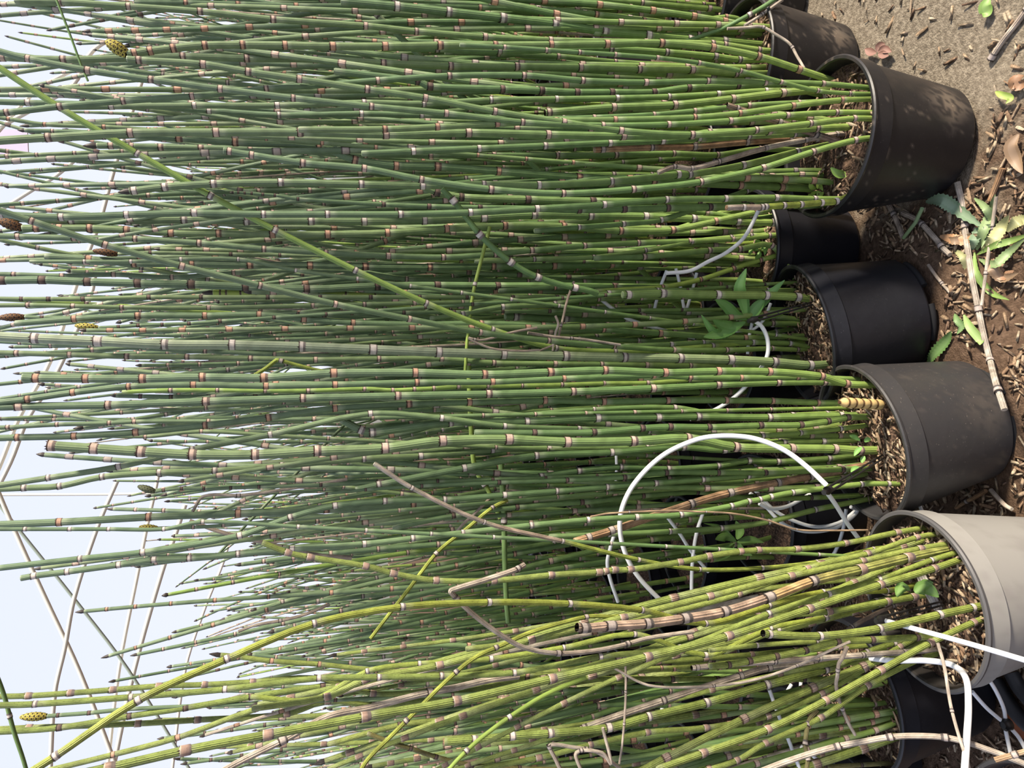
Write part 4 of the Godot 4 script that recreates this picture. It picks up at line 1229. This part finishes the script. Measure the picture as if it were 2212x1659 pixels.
# ------------------------------------------------------------------ loose straws and canes
func cane(called: String, label: String, category: String, p: Array, r: float, kind: String, joints: Array, group := "") -> void:
	var path := curve(p, 6)
	var cols := PackedColorArray()
	var radii := PackedFloat32Array()
	var j := rng.randf()
	for i in path.size():
		cols.append(stem_colour(kind, 0.5, j, i / 8))
		radii.append(r * (1.0 - 0.15 * float(i) / path.size()))
	var o := thing(called, label, category, p[0], group)
	part("stalk", sweep(path, radii, cols, 10, p[0]), mat.stem if kind in ["green", "lime"] else mat.dry, o)
	for f in joints:
		var k := clampi(int(f * (path.size() - 1)), 1, path.size() - 2)
		var dir := (path[k + 1] - path[k - 1]).normalized()
		var x := dir.cross(Vector3(0.3, 0.1, 0.9)).normalized()
		part("joint_sheath", sheaths["white" if kind == "lime" or kind == "green" else "grey"][k % 4], mat.sheath, o, Transform3D(Basis(x * r * 1.02, dir * r * 2.2, x.cross(dir) * r * 1.02), path[k] - p[0]))

func on_floor(px: Array, h: float) -> Array:
	var p := []
	for i in px.size() / 2:
		var q := level(px[i * 2], px[i * 2 + 1], h)
		p.append(level(px[i * 2], px[i * 2 + 1], ground_y(q.x, q.z) + h))
	return p

func loose_straw() -> void:
	cane("dry_cane", "long pale dry cane lying from the mud smeared pot down against the dark grey pot", "dry cane", on_floor([2068, 394, 2078, 440, 2088, 520, 2100, 600, 2112, 660, 2124, 720, 2138, 775], 0.006) + [hit(2152, 830, -0.735), hit(2170, 885, -0.715)], 0.0044, "dry", [0.2, 0.52, 0.75, 0.9])
	cane("dry_cane", "thin dry straw lying across the sow thistle", "dry straw", on_floor([2152, 425, 2142, 500, 2130, 585, 2120, 660], 0.02), 0.0024, "dry", [0.3, 0.7])
	cane("dry_cane", "short thick cane piece lying on the mat in the top right corner", "dry cane", on_floor([2232, 0, 2200, 45, 2165, 90, 2140, 128], 0.005), 0.0042, "dry", [0.1, 0.9])
	cane("dry_cane", "grey broken cane piece on the chips between two black pots", "dry cane", on_floor([1918, 440, 1930, 462, 1940, 485, 1950, 512], 0.006), 0.0042, "dry", [0.3])
	cane("dry_cane", "bent brown cane piece on the chips beside the grey broken piece", "dry cane", on_floor([1950, 460, 1982, 476, 2020, 515, 2036, 535, 2052, 550], 0.007), 0.0042, "dry", [0.3, 0.7])
	cane("dry_cane", "thin white straw piece near the notched foot of the black pot", "dry straw", on_floor([2005, 572, 2025, 600, 2040, 618, 2052, 632], 0.004), 0.0024, "dry", [0.5])
	cane("dry_cane", "short brown cane piece near the foot of the mud smeared pot", "dry cane", on_floor([2166, 364, 2156, 390, 2146, 415, 2138, 434], 0.005), 0.0040, "tan", [])
	cane("dry_cane", "dark twig wedged on the soil between the palest pot and the dark grey pot", "twig", on_floor([2130, 1060, 2105, 1075, 2085, 1085, 2065, 1098], 0.008), 0.003, "tan", [0.6])
	cane("dry_cane", "pale split twig on the soil behind the palest pot", "twig", on_floor([2140, 1058, 2155, 1075, 2172, 1092, 2186, 1100], 0.008), 0.0032, "dry", [])
	cane("bent_straw", "pale bent straw arching over the rim of the dusty pot", "dry straw", px_path([1571, 62, 1610, 60, 1645, 58, 1675, 74, 1706, 95, 1722, 122, 1737, 147], -1.03, -0.985), 0.0024, "dry", [0.35, 0.7])
	cane("bent_straw", "dry straw leaning over the stems at the top edge beside the dusty pot", "dry straw", px_path([1690, 0, 1655, 25, 1625, 45, 1608, 55], -1.05, -1.06), 0.0028, "dry", [0.4])
	cane("fallen_reed", "thin green stem slanting out of the frame at the top edge", "reed", px_path([1700, -20, 1650, 14, 1600, 42, 1558, 63, 1480, 90], -1.03, -1.1), 0.0038, "green", [0.4])
	cane("bent_straw", "dry pale straw bent sharply over the yellow stems", "dry straw", px_path([1133, 1220, 1115, 1230, 1050, 1252, 976, 1275], -0.71, -0.7) + px_path([974, 1279, 1020, 1325, 1080, 1370, 1130, 1398, 1200, 1411, 1275, 1407, 1340, 1395, 1398, 1379, 1498, 1364], -0.7, -0.75), 0.0028, "dry", [0.05, 0.35, 0.68, 0.85])
	cane("bent_straw", "long fine dry straw running from the coiled tubes to the left", "dry straw", px_path([1874, 1145, 1800, 1146, 1722, 1144, 1654, 1123, 1580, 1109, 1500, 1105, 1450, 1103, 1316, 1109, 1276, 1116], -0.79, -0.76), 0.0012, "tan", [0.25, 0.6, 0.85])
	cane("bent_straw", "pale dry straw crossing the yellow stems above the white tubes", "dry straw", px_path([1836, 1386, 1800, 1402, 1725, 1437, 1650, 1463, 1590, 1476, 1500, 1484, 1400, 1480, 1328, 1444], -0.72, -0.74), 0.0016, "dry", [0.3, 0.65])
	cane("bent_straw", "broken dry straw hanging crosswise among the lower stems", "dry straw", px_path([1830, 1397, 1820, 1420, 1812, 1434, 1809, 1460, 1806, 1478], -0.75, -0.77) + px_path([1812, 1510, 1818, 1527, 1832, 1560, 1847, 1587], -0.78, -0.79), 0.0024, "dry", [0.3, 0.75])
	cane("bent_straw", "thin dry straw bending down in front of the palest pot's mulch", "dry straw", px_path([2026, 1390, 2040, 1440, 2053, 1520, 2070, 1585, 2094, 1660], -0.66, -0.6), 0.0018, "dry", [0.55])
	cane("dry_cane", "long tan cane arching along the bottom edge", "dry cane", px_path([1640, 1668, 1700, 1645, 1790, 1617, 1860, 1603, 1925, 1592, 2000, 1590, 2063, 1597, 2150, 1625, 2225, 1655], -0.72, -0.6), 0.0034, "dry", [0.28, 0.48, 0.7])
	cane("dry_cane", "short tan cane crossing the right end of the long bottom cane", "dry cane", px_path([2150, 1642, 2185, 1632, 2225, 1620], -0.6, -0.58), 0.003, "tan", [0.5])
	cane("fallen_reed", "curved mossy stem standing crosswise at the bottom edge", "reed", px_path([1765, 1536, 1748, 1556, 1742, 1582, 1740, 1615, 1745, 1640, 1738, 1680], -0.79, -0.76), 0.0028, "olive", [0.25, 0.5, 0.75])
	cane("fallen_reed", "slender lime stem slanting across the dense stems of the palest pot", "reed", px_path([1095, 1081, 1062, 1098, 1005, 1145, 946, 1192, 885, 1270, 846, 1320, 800, 1380], -0.92, -0.86), 0.0026, "gold", [0.15, 0.5])
	cane("fallen_reed", "slender yellow stem slanting low to the bottom edge", "reed", px_path([1400, 1318, 1333, 1332, 1271, 1332, 1152, 1364, 1088, 1392, 1022, 1423, 960, 1475, 915, 1520, 850, 1585, 795, 1640, 770, 1680], -0.76, -0.70), 0.0024, "gold", [0.2, 0.42, 0.56, 0.75])
	cane("fallen_reed", "second slender yellow stem slanting to the bottom edge beside the first", "reed", px_path([1265, 1463, 1180, 1500, 1105, 1546, 1036, 1597, 990, 1640, 955, 1680], -0.74, -0.7), 0.0024, "lime", [0.4, 0.7])
	cane("dry_cane", "long pale dead stalk slanting down to the bottom edge", "dry cane", px_path([1120, 1460, 1060, 1468, 985, 1485, 912, 1499, 800, 1528, 708, 1548, 620, 1595, 515, 1647, 440, 1690], -0.78, -0.72), 0.0036, "dry", [0.35, 0.75])
	cane("bent_straw", "forked dry straws at the bottom edge, left one", "dry straw", px_path([1215, 1670, 1200, 1640, 1188, 1610, 1230, 1613, 1290, 1625, 1340, 1660], -0.74, -0.74), 0.0022, "dry", [0.35, 0.7])
	cane("bent_straw", "forked dry straws at the bottom edge, right one", "dry straw", px_path([1258, 1670, 1245, 1626, 1300, 1626, 1320, 1650, 1302, 1572], -0.73, -0.73), 0.002, "dry", [0.3])
	cane("bent_straw", "upright fine straw crossing the lower stems", "dry straw", px_path([1350, 1408, 1352, 1480, 1350, 1540, 1345, 1600, 1338, 1650], -0.74, -0.74), 0.0014, "dry", [0.3, 0.6])
	cane("bent_straw", "thin forked straw standing across the dark hollow", "dry straw", px_path([1240, 608, 1225, 650, 1213, 700, 1200, 740, 1165, 758], -1.0, -0.99), 0.0019, "dry", [0.5])
	cane("bent_straw", "short straw joining the thin forked straw", "dry straw", px_path([1200, 682, 1206, 700, 1200, 720, 1194, 758], -0.99, -0.99), 0.0019, "dry", [])
	cane("bent_straw", "pale curled straw above the stoutest stem of the notched pot", "dry straw", px_path([1160, 708, 1110, 717, 1040, 735, 1012, 730, 1060, 752, 1130, 758, 1165, 756], -0.96, -0.96), 0.0018, "dry", [0.4])
	cane("bent_straw", "wavy dry straw across the stems behind the curled one", "dry straw", px_path([1140, 719, 1200, 728, 1260, 733, 1340, 745], -0.965, -0.97), 0.0022, "dry", [0.5])
	cane("bent_straw", "long tan straw slanting over the dark grey pot's stems, upper end dried", "dry straw", px_path([750, 1035, 690, 1045, 610, 1058, 520, 1070, 440, 1072, 416, 1105], -0.95, -0.95), 0.0022, "dry", [0.2, 0.6])
	cane("bent_straw", "pale straw slanting above the open sky", "dry straw", px_path([760, 1205, 690, 1200, 620, 1185, 570, 1172, 480, 1150, 410, 1125], -0.98, -1.0), 0.003, "dry", [0.4])
	cane("bent_straw", "long grey straw rising among the far stems", "dry straw", px_path([712, 1305, 660, 1327, 610, 1340, 550, 1351, 515, 1364], -1.0, -1.0), 0.0022, "dry", [0.5])
	cane("bent_straw", "short straw crossing a lime stem between the pots", "dry straw", px_path([1062, 1073, 1030, 1105, 1000, 1133, 985, 1150], -0.94, -0.94), 0.002, "dry", [])
	cane("fallen_reed", "slender green stem lying crosswise behind the notched pot's stems", "reed", px_path([1058, 490, 1040, 560, 1022, 634, 1010, 728, 1005, 800], -1.06, -1.06), 0.0028, "lime", [0.45])
	cane("fallen_reed", "slender green stem lying crosswise behind the dark grey pot's stems", "reed", px_path([1012, 790, 1022, 990, 1035, 1030, 1055, 1060, 1080, 1120], -1.08, -1.08), 0.0038, "lime", [0.6])
	cane("fallen_reed", "green stem lying crosswise behind the yellowing stems", "reed", px_path([1082, 1000, 1088, 1100, 1090, 1200, 1094, 1300, 1098, 1345], -1.08, -1.08), 0.0044, "green", [0.3])
	cane("fallen_reed", "green stem slanting down from the left edge toward the bottom left corner", "reed", px_path([-15, 1440, 8, 1500, 30, 1580, 50, 1640, 64, 1690], -0.8, -0.8), 0.0021, "green", [0.4])
	cane("fallen_reed", "wiry dark stem crossing the sky at the top left", "reed", px_path([118, -10, 130, 20, 155, 85, 175, 140, 190, 175], -0.9, -0.9), 0.0014, "green", [])
	cane("fallen_reed", "lime stem bent in a sharp peak above the long straight stems", "reed", px_path([548, 812, 575, 795, 597, 778, 602, 778, 640, 788, 680, 798, 720, 806], -0.98, -0.98), 0.0026, "gold", [0.5])
	cane("fallen_reed", "green stem leaning across the bundle from the hollow up to the left", "reed", px_path([1290, 634, 1272, 628, 1200, 612, 1138, 588, 1083, 550, 1035, 505, 985, 440, 955, 408], -0.955, -0.93), 0.0044, "green", [0.2, 0.36, 0.52, 0.7, 0.88])

# ------------------------------------------------------------------ weeds
func leaf(parent: Node3D, called: String, p: Array, w: float, col: Color, teeth := 0.0, flip := 1.0, label := "") -> void:
	var path := curve(p, 10)
	var st := SurfaceTool.new()
	st.begin(Mesh.PRIMITIVE_TRIANGLES)
	var n := path.size()
	var rows := []
	for i in n:
		var t := float(i) / (n - 1)
		var dir := (path[mini(i + 1, n - 1)] - path[maxi(i - 1, 0)]).normalized()
		var view := (Vector3(0, CAM_H, 0) - path[i]).normalized()
		var nrm := (view + Vector3.UP * 0.8).normalized()
		var side := dir.cross(nrm).normalized()
		var k := w * pow(sin(PI * clampf(t * 0.95 + 0.04, 0, 1)), 0.8)
		if teeth > 0: k *= 1.0 + teeth * 0.6 * (rng.randf_range(0.2, 0.6) if i % 2 == 0 else -rng.randf_range(0.3, 0.7))
		rows.append([path[i] + side * k + nrm * k * 0.35, path[i] + side * k * 0.5 + nrm * k * 0.1, path[i], path[i] - side * k * 0.5 + nrm * k * 0.1, path[i] - side * k + nrm * k * 0.35 * flip])
	for i in n - 1:
		for s in 4:
			var tone := col.lightened(0.06) if s in [1, 2] else col
			for q in [rows[i][s], rows[i + 1][s], rows[i][s + 1], rows[i][s + 1], rows[i + 1][s], rows[i + 1][s + 1]]:
				st.set_color(tone)
				st.add_vertex(q - parent.position)
	st.index()
	st.generate_normals()
	var o := part(called, st.commit(), mat.leaf, parent)
	if label: o.set_meta("label", label)

func weeds() -> void:
	var w := thing("weed", "leafy green weed growing beside the drip stake of the notched black pot", "weed", hit(1622, 670, -1.05))
	var z := -1.03
	for e in [[1615, 690, 1608, 650, 1600, 620, 1612, 580, 0.011], [1618, 690, 1630, 672, 1660, 640, 1695, 605, 0.009], [1615, 692, 1625, 680, 1640, 660, 1652, 645, 0.010], [1612, 690, 1590, 680, 1570, 660, 1545, 645, 0.010], [1610, 695, 1585, 705, 1560, 700, 1540, 690, 0.009], [1610, 695, 1580, 712, 1550, 722, 1520, 728, 0.009], [1600, 705, 1570, 720, 1545, 718, 1515, 680, 0.008]]:
		leaf(w, "leaf", px_path([e[0], e[1], e[2], e[3], e[4], e[5], e[6], e[7]], z, z + 0.02), e[8], c8(98, 138, 74), 0.12)
	part("weed_stalk", sweep(PackedVector3Array([hit(1690, 680, -1.04), hit(1650, 690, -1.035), hit(1612, 690, z)]), even(3, 0.0018), PackedColorArray([c8(110, 140, 70), c8(110, 140, 70), c8(100, 140, 60)]), 8, w.position), mat.cone, w)
	w = thing("seedling", "tiny seedling with reddish stalks beside the stake of the dark grey pot", "weed", hit(1842, 960, -0.86))
	for e in [[1858, 952, 1835, 940], [1862, 965, 1845, 985], [1855, 1008, 1838, 1020], [1862, 1000, 1868, 985], [1868, 955, 1882, 948]]:
		leaf(w, "leaf", px_path([e[0], e[1], (e[0] + e[2]) / 2.0, (e[1] + e[3]) / 2.0 - 2, e[2], e[3]], -0.85, -0.85), 0.0035, c8(100, 140, 70))
	w = thing("seedling", "small broad leaved seedling in the palest pot beside the grey split wood", "weed", hit(1960, 1275, -0.75))
	for e in [[1975, 1278, 2000, 1270, 2028, 1290, 0.009], [1962, 1276, 1950, 1268, 1938, 1290, 0.007], [1990, 1272, 2000, 1262, 2016, 1258, 0.006]]:
		leaf(w, "leaf", px_path([e[0], e[1], e[2], e[3], e[4], e[5]], -0.74, -0.73), e[6], c8(92, 122, 62))
	w = thing("seedling", "bright seedling on the mulch of the mud smeared pot", "weed", on_soil_at(pots.p4, 1765, 410))
	for e in [[1766, 408, 1770, 400, 1778, 412], [1762, 408, 1754, 404, 1750, 392], [1764, 412, 1772, 420, 1780, 414], [1762, 412, 1755, 420, 1745, 424]]:
		leaf(w, "leaf", px_path([e[0], e[1], e[2], e[3], e[4], e[5]], w.position.z + 0.01, w.position.z + 0.015), 0.004, c8(132, 158, 66))
	w = thing("seedling", "single pale green leaf on the mulch of the mud smeared pot", "weed", on_soil_at(pots.p4, 1815, 374))
	leaf(w, "leaf", px_path([1795, 362, 1810, 374, 1825, 376, 1836, 370], w.position.z + 0.012, w.position.z + 0.012), 0.006, c8(128, 160, 80))
	w = thing("seedling", "little seedling at the rim of the black pot behind", "weed", hit(1640, 535, -1.08))
	for e in [[1645, 540, 1655, 532, 1652, 552], [1638, 540, 1628, 535, 1618, 552], [1642, 536, 1640, 525, 1632, 518], [1640, 542, 1640, 552, 1632, 560]]:
		leaf(w, "leaf", px_path([e[0], e[1], e[2], e[3], e[4], e[5]], -1.08, -1.075), 0.005, c8(112, 150, 70))
	w = thing("weed", "small weeds and grass in the dark gap under the coiled white tubes", "weed", hit(1590, 1160, -1.1))
	for e in [[1590, 1170, 1570, 1160, 1545, 1165, 0.008], [1592, 1165, 1600, 1145, 1590, 1125, 0.008], [1588, 1172, 1560, 1185, 1530, 1182, 0.003], [1588, 1175, 1575, 1200, 1540, 1215, 0.002], [1592, 1172, 1620, 1165, 1650, 1172, 0.006], [1595, 1170, 1605, 1190, 1625, 1200, 0.006], [1590, 1168, 1560, 1140, 1520, 1130, 0.003]]:
		leaf(w, "leaf", px_path([e[0], e[1], e[2], e[3], e[4], e[5]], -1.1, -1.09), e[6], c8(96, 128, 64))
	# sow thistle, thrown down wilting on the ground
	w = thing("sow_thistle", "uprooted sow thistle with ragged wilting leaves under the long cane", "weed", level(2110, 560, 0.01))
	for e in [[2000, 436, 2035, 432, 2065, 450, 2125, 492, 0.016, 0, 0.5], [2105, 428, 2130, 450, 2145, 480, 2120, 535, 0.009, 1, 0.3], [2110, 540, 2125, 500, 2140, 465, 2150, 420, 0.012, 1, 0.4], [2105, 545, 2110, 590, 2140, 630, 2180, 648, 0.008, 2, 0.2], [2110, 550, 2150, 530, 2185, 520, 2225, 505, 0.008, 2, 0.2], [2115, 560, 2150, 570, 2180, 545, 2215, 515, 0.010, 1, 0.4], [2100, 540, 2105, 520, 2115, 500, 2140, 485, 0.012, 0, 0.5], [2120, 540, 2145, 520, 2165, 490, 2180, 465, 0.014, 3, 0.4], [2175, 500, 2195, 480, 2210, 475, 2230, 470, 0.013, 3, 0.5], [2030, 512, 2060, 520, 2085, 515, 2115, 505, 0.010, 4, 0.3], [2130, 550, 2145, 580, 2165, 600, 2200, 590, 0.012, 4, 0.3], [2060, 540, 2080, 555, 2095, 590, 2112, 650, 0.009, 3, 0.5]]:
		var tones := [c8(104, 124, 100), c8(116, 134, 92), c8(110, 134, 72), c8(150, 150, 108), c8(132, 110, 88)]
		var p := []
		for i in 4: p.append(level(e[i * 2], e[i * 2 + 1], 0.012 + 0.012 * (i % 2)))
		leaf(w, "leaf", p, e[8] * 0.62, tones[e[9]], e[10])
	part("weed_stalk", sweep(PackedVector3Array([level(1992, 450, 0.03), level(1978, 480, 0.02), level(1952, 514, 0.012)]), even(3, 0.003), PackedColorArray([c8(128, 150, 110), c8(128, 150, 110), c8(120, 140, 96)]), 8, w.position), mat.cone, w)
	for e in [["sow_thistle", "toothed green leaf standing between the notched pot and the palest row", [2004, 786, 2022, 765, 2045, 735, 2060, 715], 0.008, c8(92, 122, 72), 0.5], ["fallen_leaf", "smooth light green leaf sheath lying by the long cane's upper half", [2082, 680, 2100, 705, 2118, 735, 2122, 745], 0.006, c8(122, 146, 86), 0.0], ["fallen_leaf", "small spiny green leaf tip on the soil", [2062, 678, 2072, 690, 2078, 705, 2072, 722], 0.005, c8(96, 122, 76), 0.6],
			["fallen_leaf", "bright green oval leaf lying at the top edge of the mat", [2138, -6, 2134, 12, 2132, 28, 2130, 38], 0.0085, c8(116, 144, 78), 0.0], ["fallen_leaf", "curled light green leaf on the mat", [2150, 198, 2168, 205, 2184, 212, 2178, 224], 0.0045, c8(140, 160, 80), 0.0],
			["fallen_leaf", "pale tan dead leaf at the right edge of the mat", [2200, 290, 2190, 315, 2195, 345, 2214, 375], 0.009, c8(128, 106, 84), 0.1], ["fallen_leaf", "rust brown dead leaf beside the black clamp", [2180, 1535, 2195, 1550, 2210, 1575, 2225, 1600], 0.014, c8(150, 84, 50), 0.05],
			["fallen_leaf", "brown shrivelled leaf on the sow thistle", [2030, 510, 2060, 515, 2085, 520, 2110, 508], 0.007, c8(158, 120, 88), 0.3], ["fallen_leaf", "large brown crumpled leaf under the thin straw", [2140, 545, 2150, 575, 2165, 595, 2195, 585], 0.008, c8(140, 108, 84), 0.3],
			["fallen_leaf", "dull brown leaf scrap at the right edge above the tan leaf", [2180, 190, 2195, 178, 2205, 180, 2212, 172], 0.01, c8(130, 98, 74), 0.1]]:
		var q := on_floor(e[2], 0.008)
		for i in q.size(): q[i] += Vector3(0, 0.004 * (i % 2), 0)
		var o := thing(e[0], e[1], "leaf" if e[0] != "sow_thistle" else "weed", q[0])
		leaf(o, "leaf_blade", q, e[3], e[4], e[5], -1.0 if "brown" in e[1] else 1.0)
	w = thing("seedling", "pink tinged wilted seedling on the mat behind the mud smeared pot", "weed", level(1900, 110, 0.01))
	for e in [[1895, 112, 1900, 100, 1912, 94], [1897, 112, 1910, 106, 1926, 112], [1893, 114, 1880, 112, 1868, 106], [1897, 116, 1908, 118, 1920, 120]]:
		var p := []
		for i in 3: p.append(level(e[i * 2], e[i * 2 + 1], 0.012))
		leaf(w, "leaf", p, 0.006, c8(132, 100, 90))
	# the pale shoot and other odd pieces that belong to pots
	var d: Dictionary = pots.p2
	var a := on_soil_at(d, 1905, 873) + Vector3(0, 0.012, 0.012)
	var b := hit(1812, 869, a.z + 0.012)
	var path := PackedVector3Array()
	var radii := PackedFloat32Array()
	var cols := PackedColorArray()
	for i in 31:
		var t := i / 30.0
		path.append(a.lerp(b, t))
		var k := fmod(t * 6.0, 1.0)
		var r := 0.0066 * (1.0 + 0.10 * sin(k * PI)) * (1.0 if t < 0.86 else 1.0 - (t - 0.86) * 5.0)
		radii.append(r)
		cols.append(c8(66, 44, 30) if i % 5 == 0 else c8(200, 172, 116))
	var shoot := part("young_shoot", sweep(path, radii, cols, 14, d.plant.position), mat.cone, d.plant)
	shoot.set_meta("label", "stout cream shoot with thin dark rings")
	d = pots.p1
	a = on_soil_at(d, 2000, 1235) + Vector3(0, 0.008, 0)
	b = on_soil_at(d, 2046, 1318) + Vector3(0, 0.01, 0)
	solo("split_wood", sweep(PackedVector3Array([a, a.lerp(b, 0.03), a.lerp(b, 0.5), a.lerp(b, 0.96), b]), PackedFloat32Array([0.007, 0.009, 0.0095, 0.008, 0.002]), PackedColorArray([c8(190, 182, 174), c8(196, 190, 182), c8(206, 200, 192), c8(196, 188, 180), c8(150, 136, 124)]), 6, a, 0.4), mat.dry, "flat grey split of wood lying on the palest pot's mulch", "wood piece", Transform3D(Basis(), a))

# ------------------------------------------------------------------ litter
func chips() -> void:
	var st := SurfaceTool.new()
	st.begin(Mesh.PRIMITIVE_TRIANGLES)
	var single := 0
	var tries := 0
	var fine := 0
	while tries < 52000:
		tries += 1
		var x := rng.randf_range(-0.75, 0.95)
		var z := rng.randf_range(-1.5, -0.5)
		var clash := false
		for k in pots:
			var s: Vector3 = pots[k].plant.position
			if Vector2(s.x - x, s.z - z).length() < pots[k].R * 0.86: clash = true
		if clash: continue
		var at := Vector3(x, ground_y(x, z), z)
		if not seen(at, 260.0): continue
		var heap := exp(-pow((x - 0.16) / 0.16, 2.0)) * 0.9 + (0.75 if x < 0.02 else 0.0) + 0.1
		heap *= 0.55 + 0.9 * bumps.get_noise_2d(x * 150.0 + 40.0, z * 150.0)
		if rng.randf() > heap: continue
		if single < 280 and seen(at) and tries % 3 == 0 and z > -1.25:
			var o := solo("wood_chip", chip_meshes[rng.randi() % 12], mat.chip, "loose splinter of wood chip lying on the ground between the pots", "wood chip", chip_xf(at + Vector3(0, 0.003, 0), 0.017), "wood chips scattered on the ground")
			single += 1
		elif fine < 7000:
			st.append_from(chip_meshes[rng.randi() % 12], 0, chip_xf(at + Vector3(0, 0.002, 0), rng.randf_range(0.008, 0.02)))
			fine += 1
	var o := part("litter", st.commit(), mat.chip, self)
	tag(o, "fine chips and splinters littering the ground around the pots", "litter", "", "stuff")
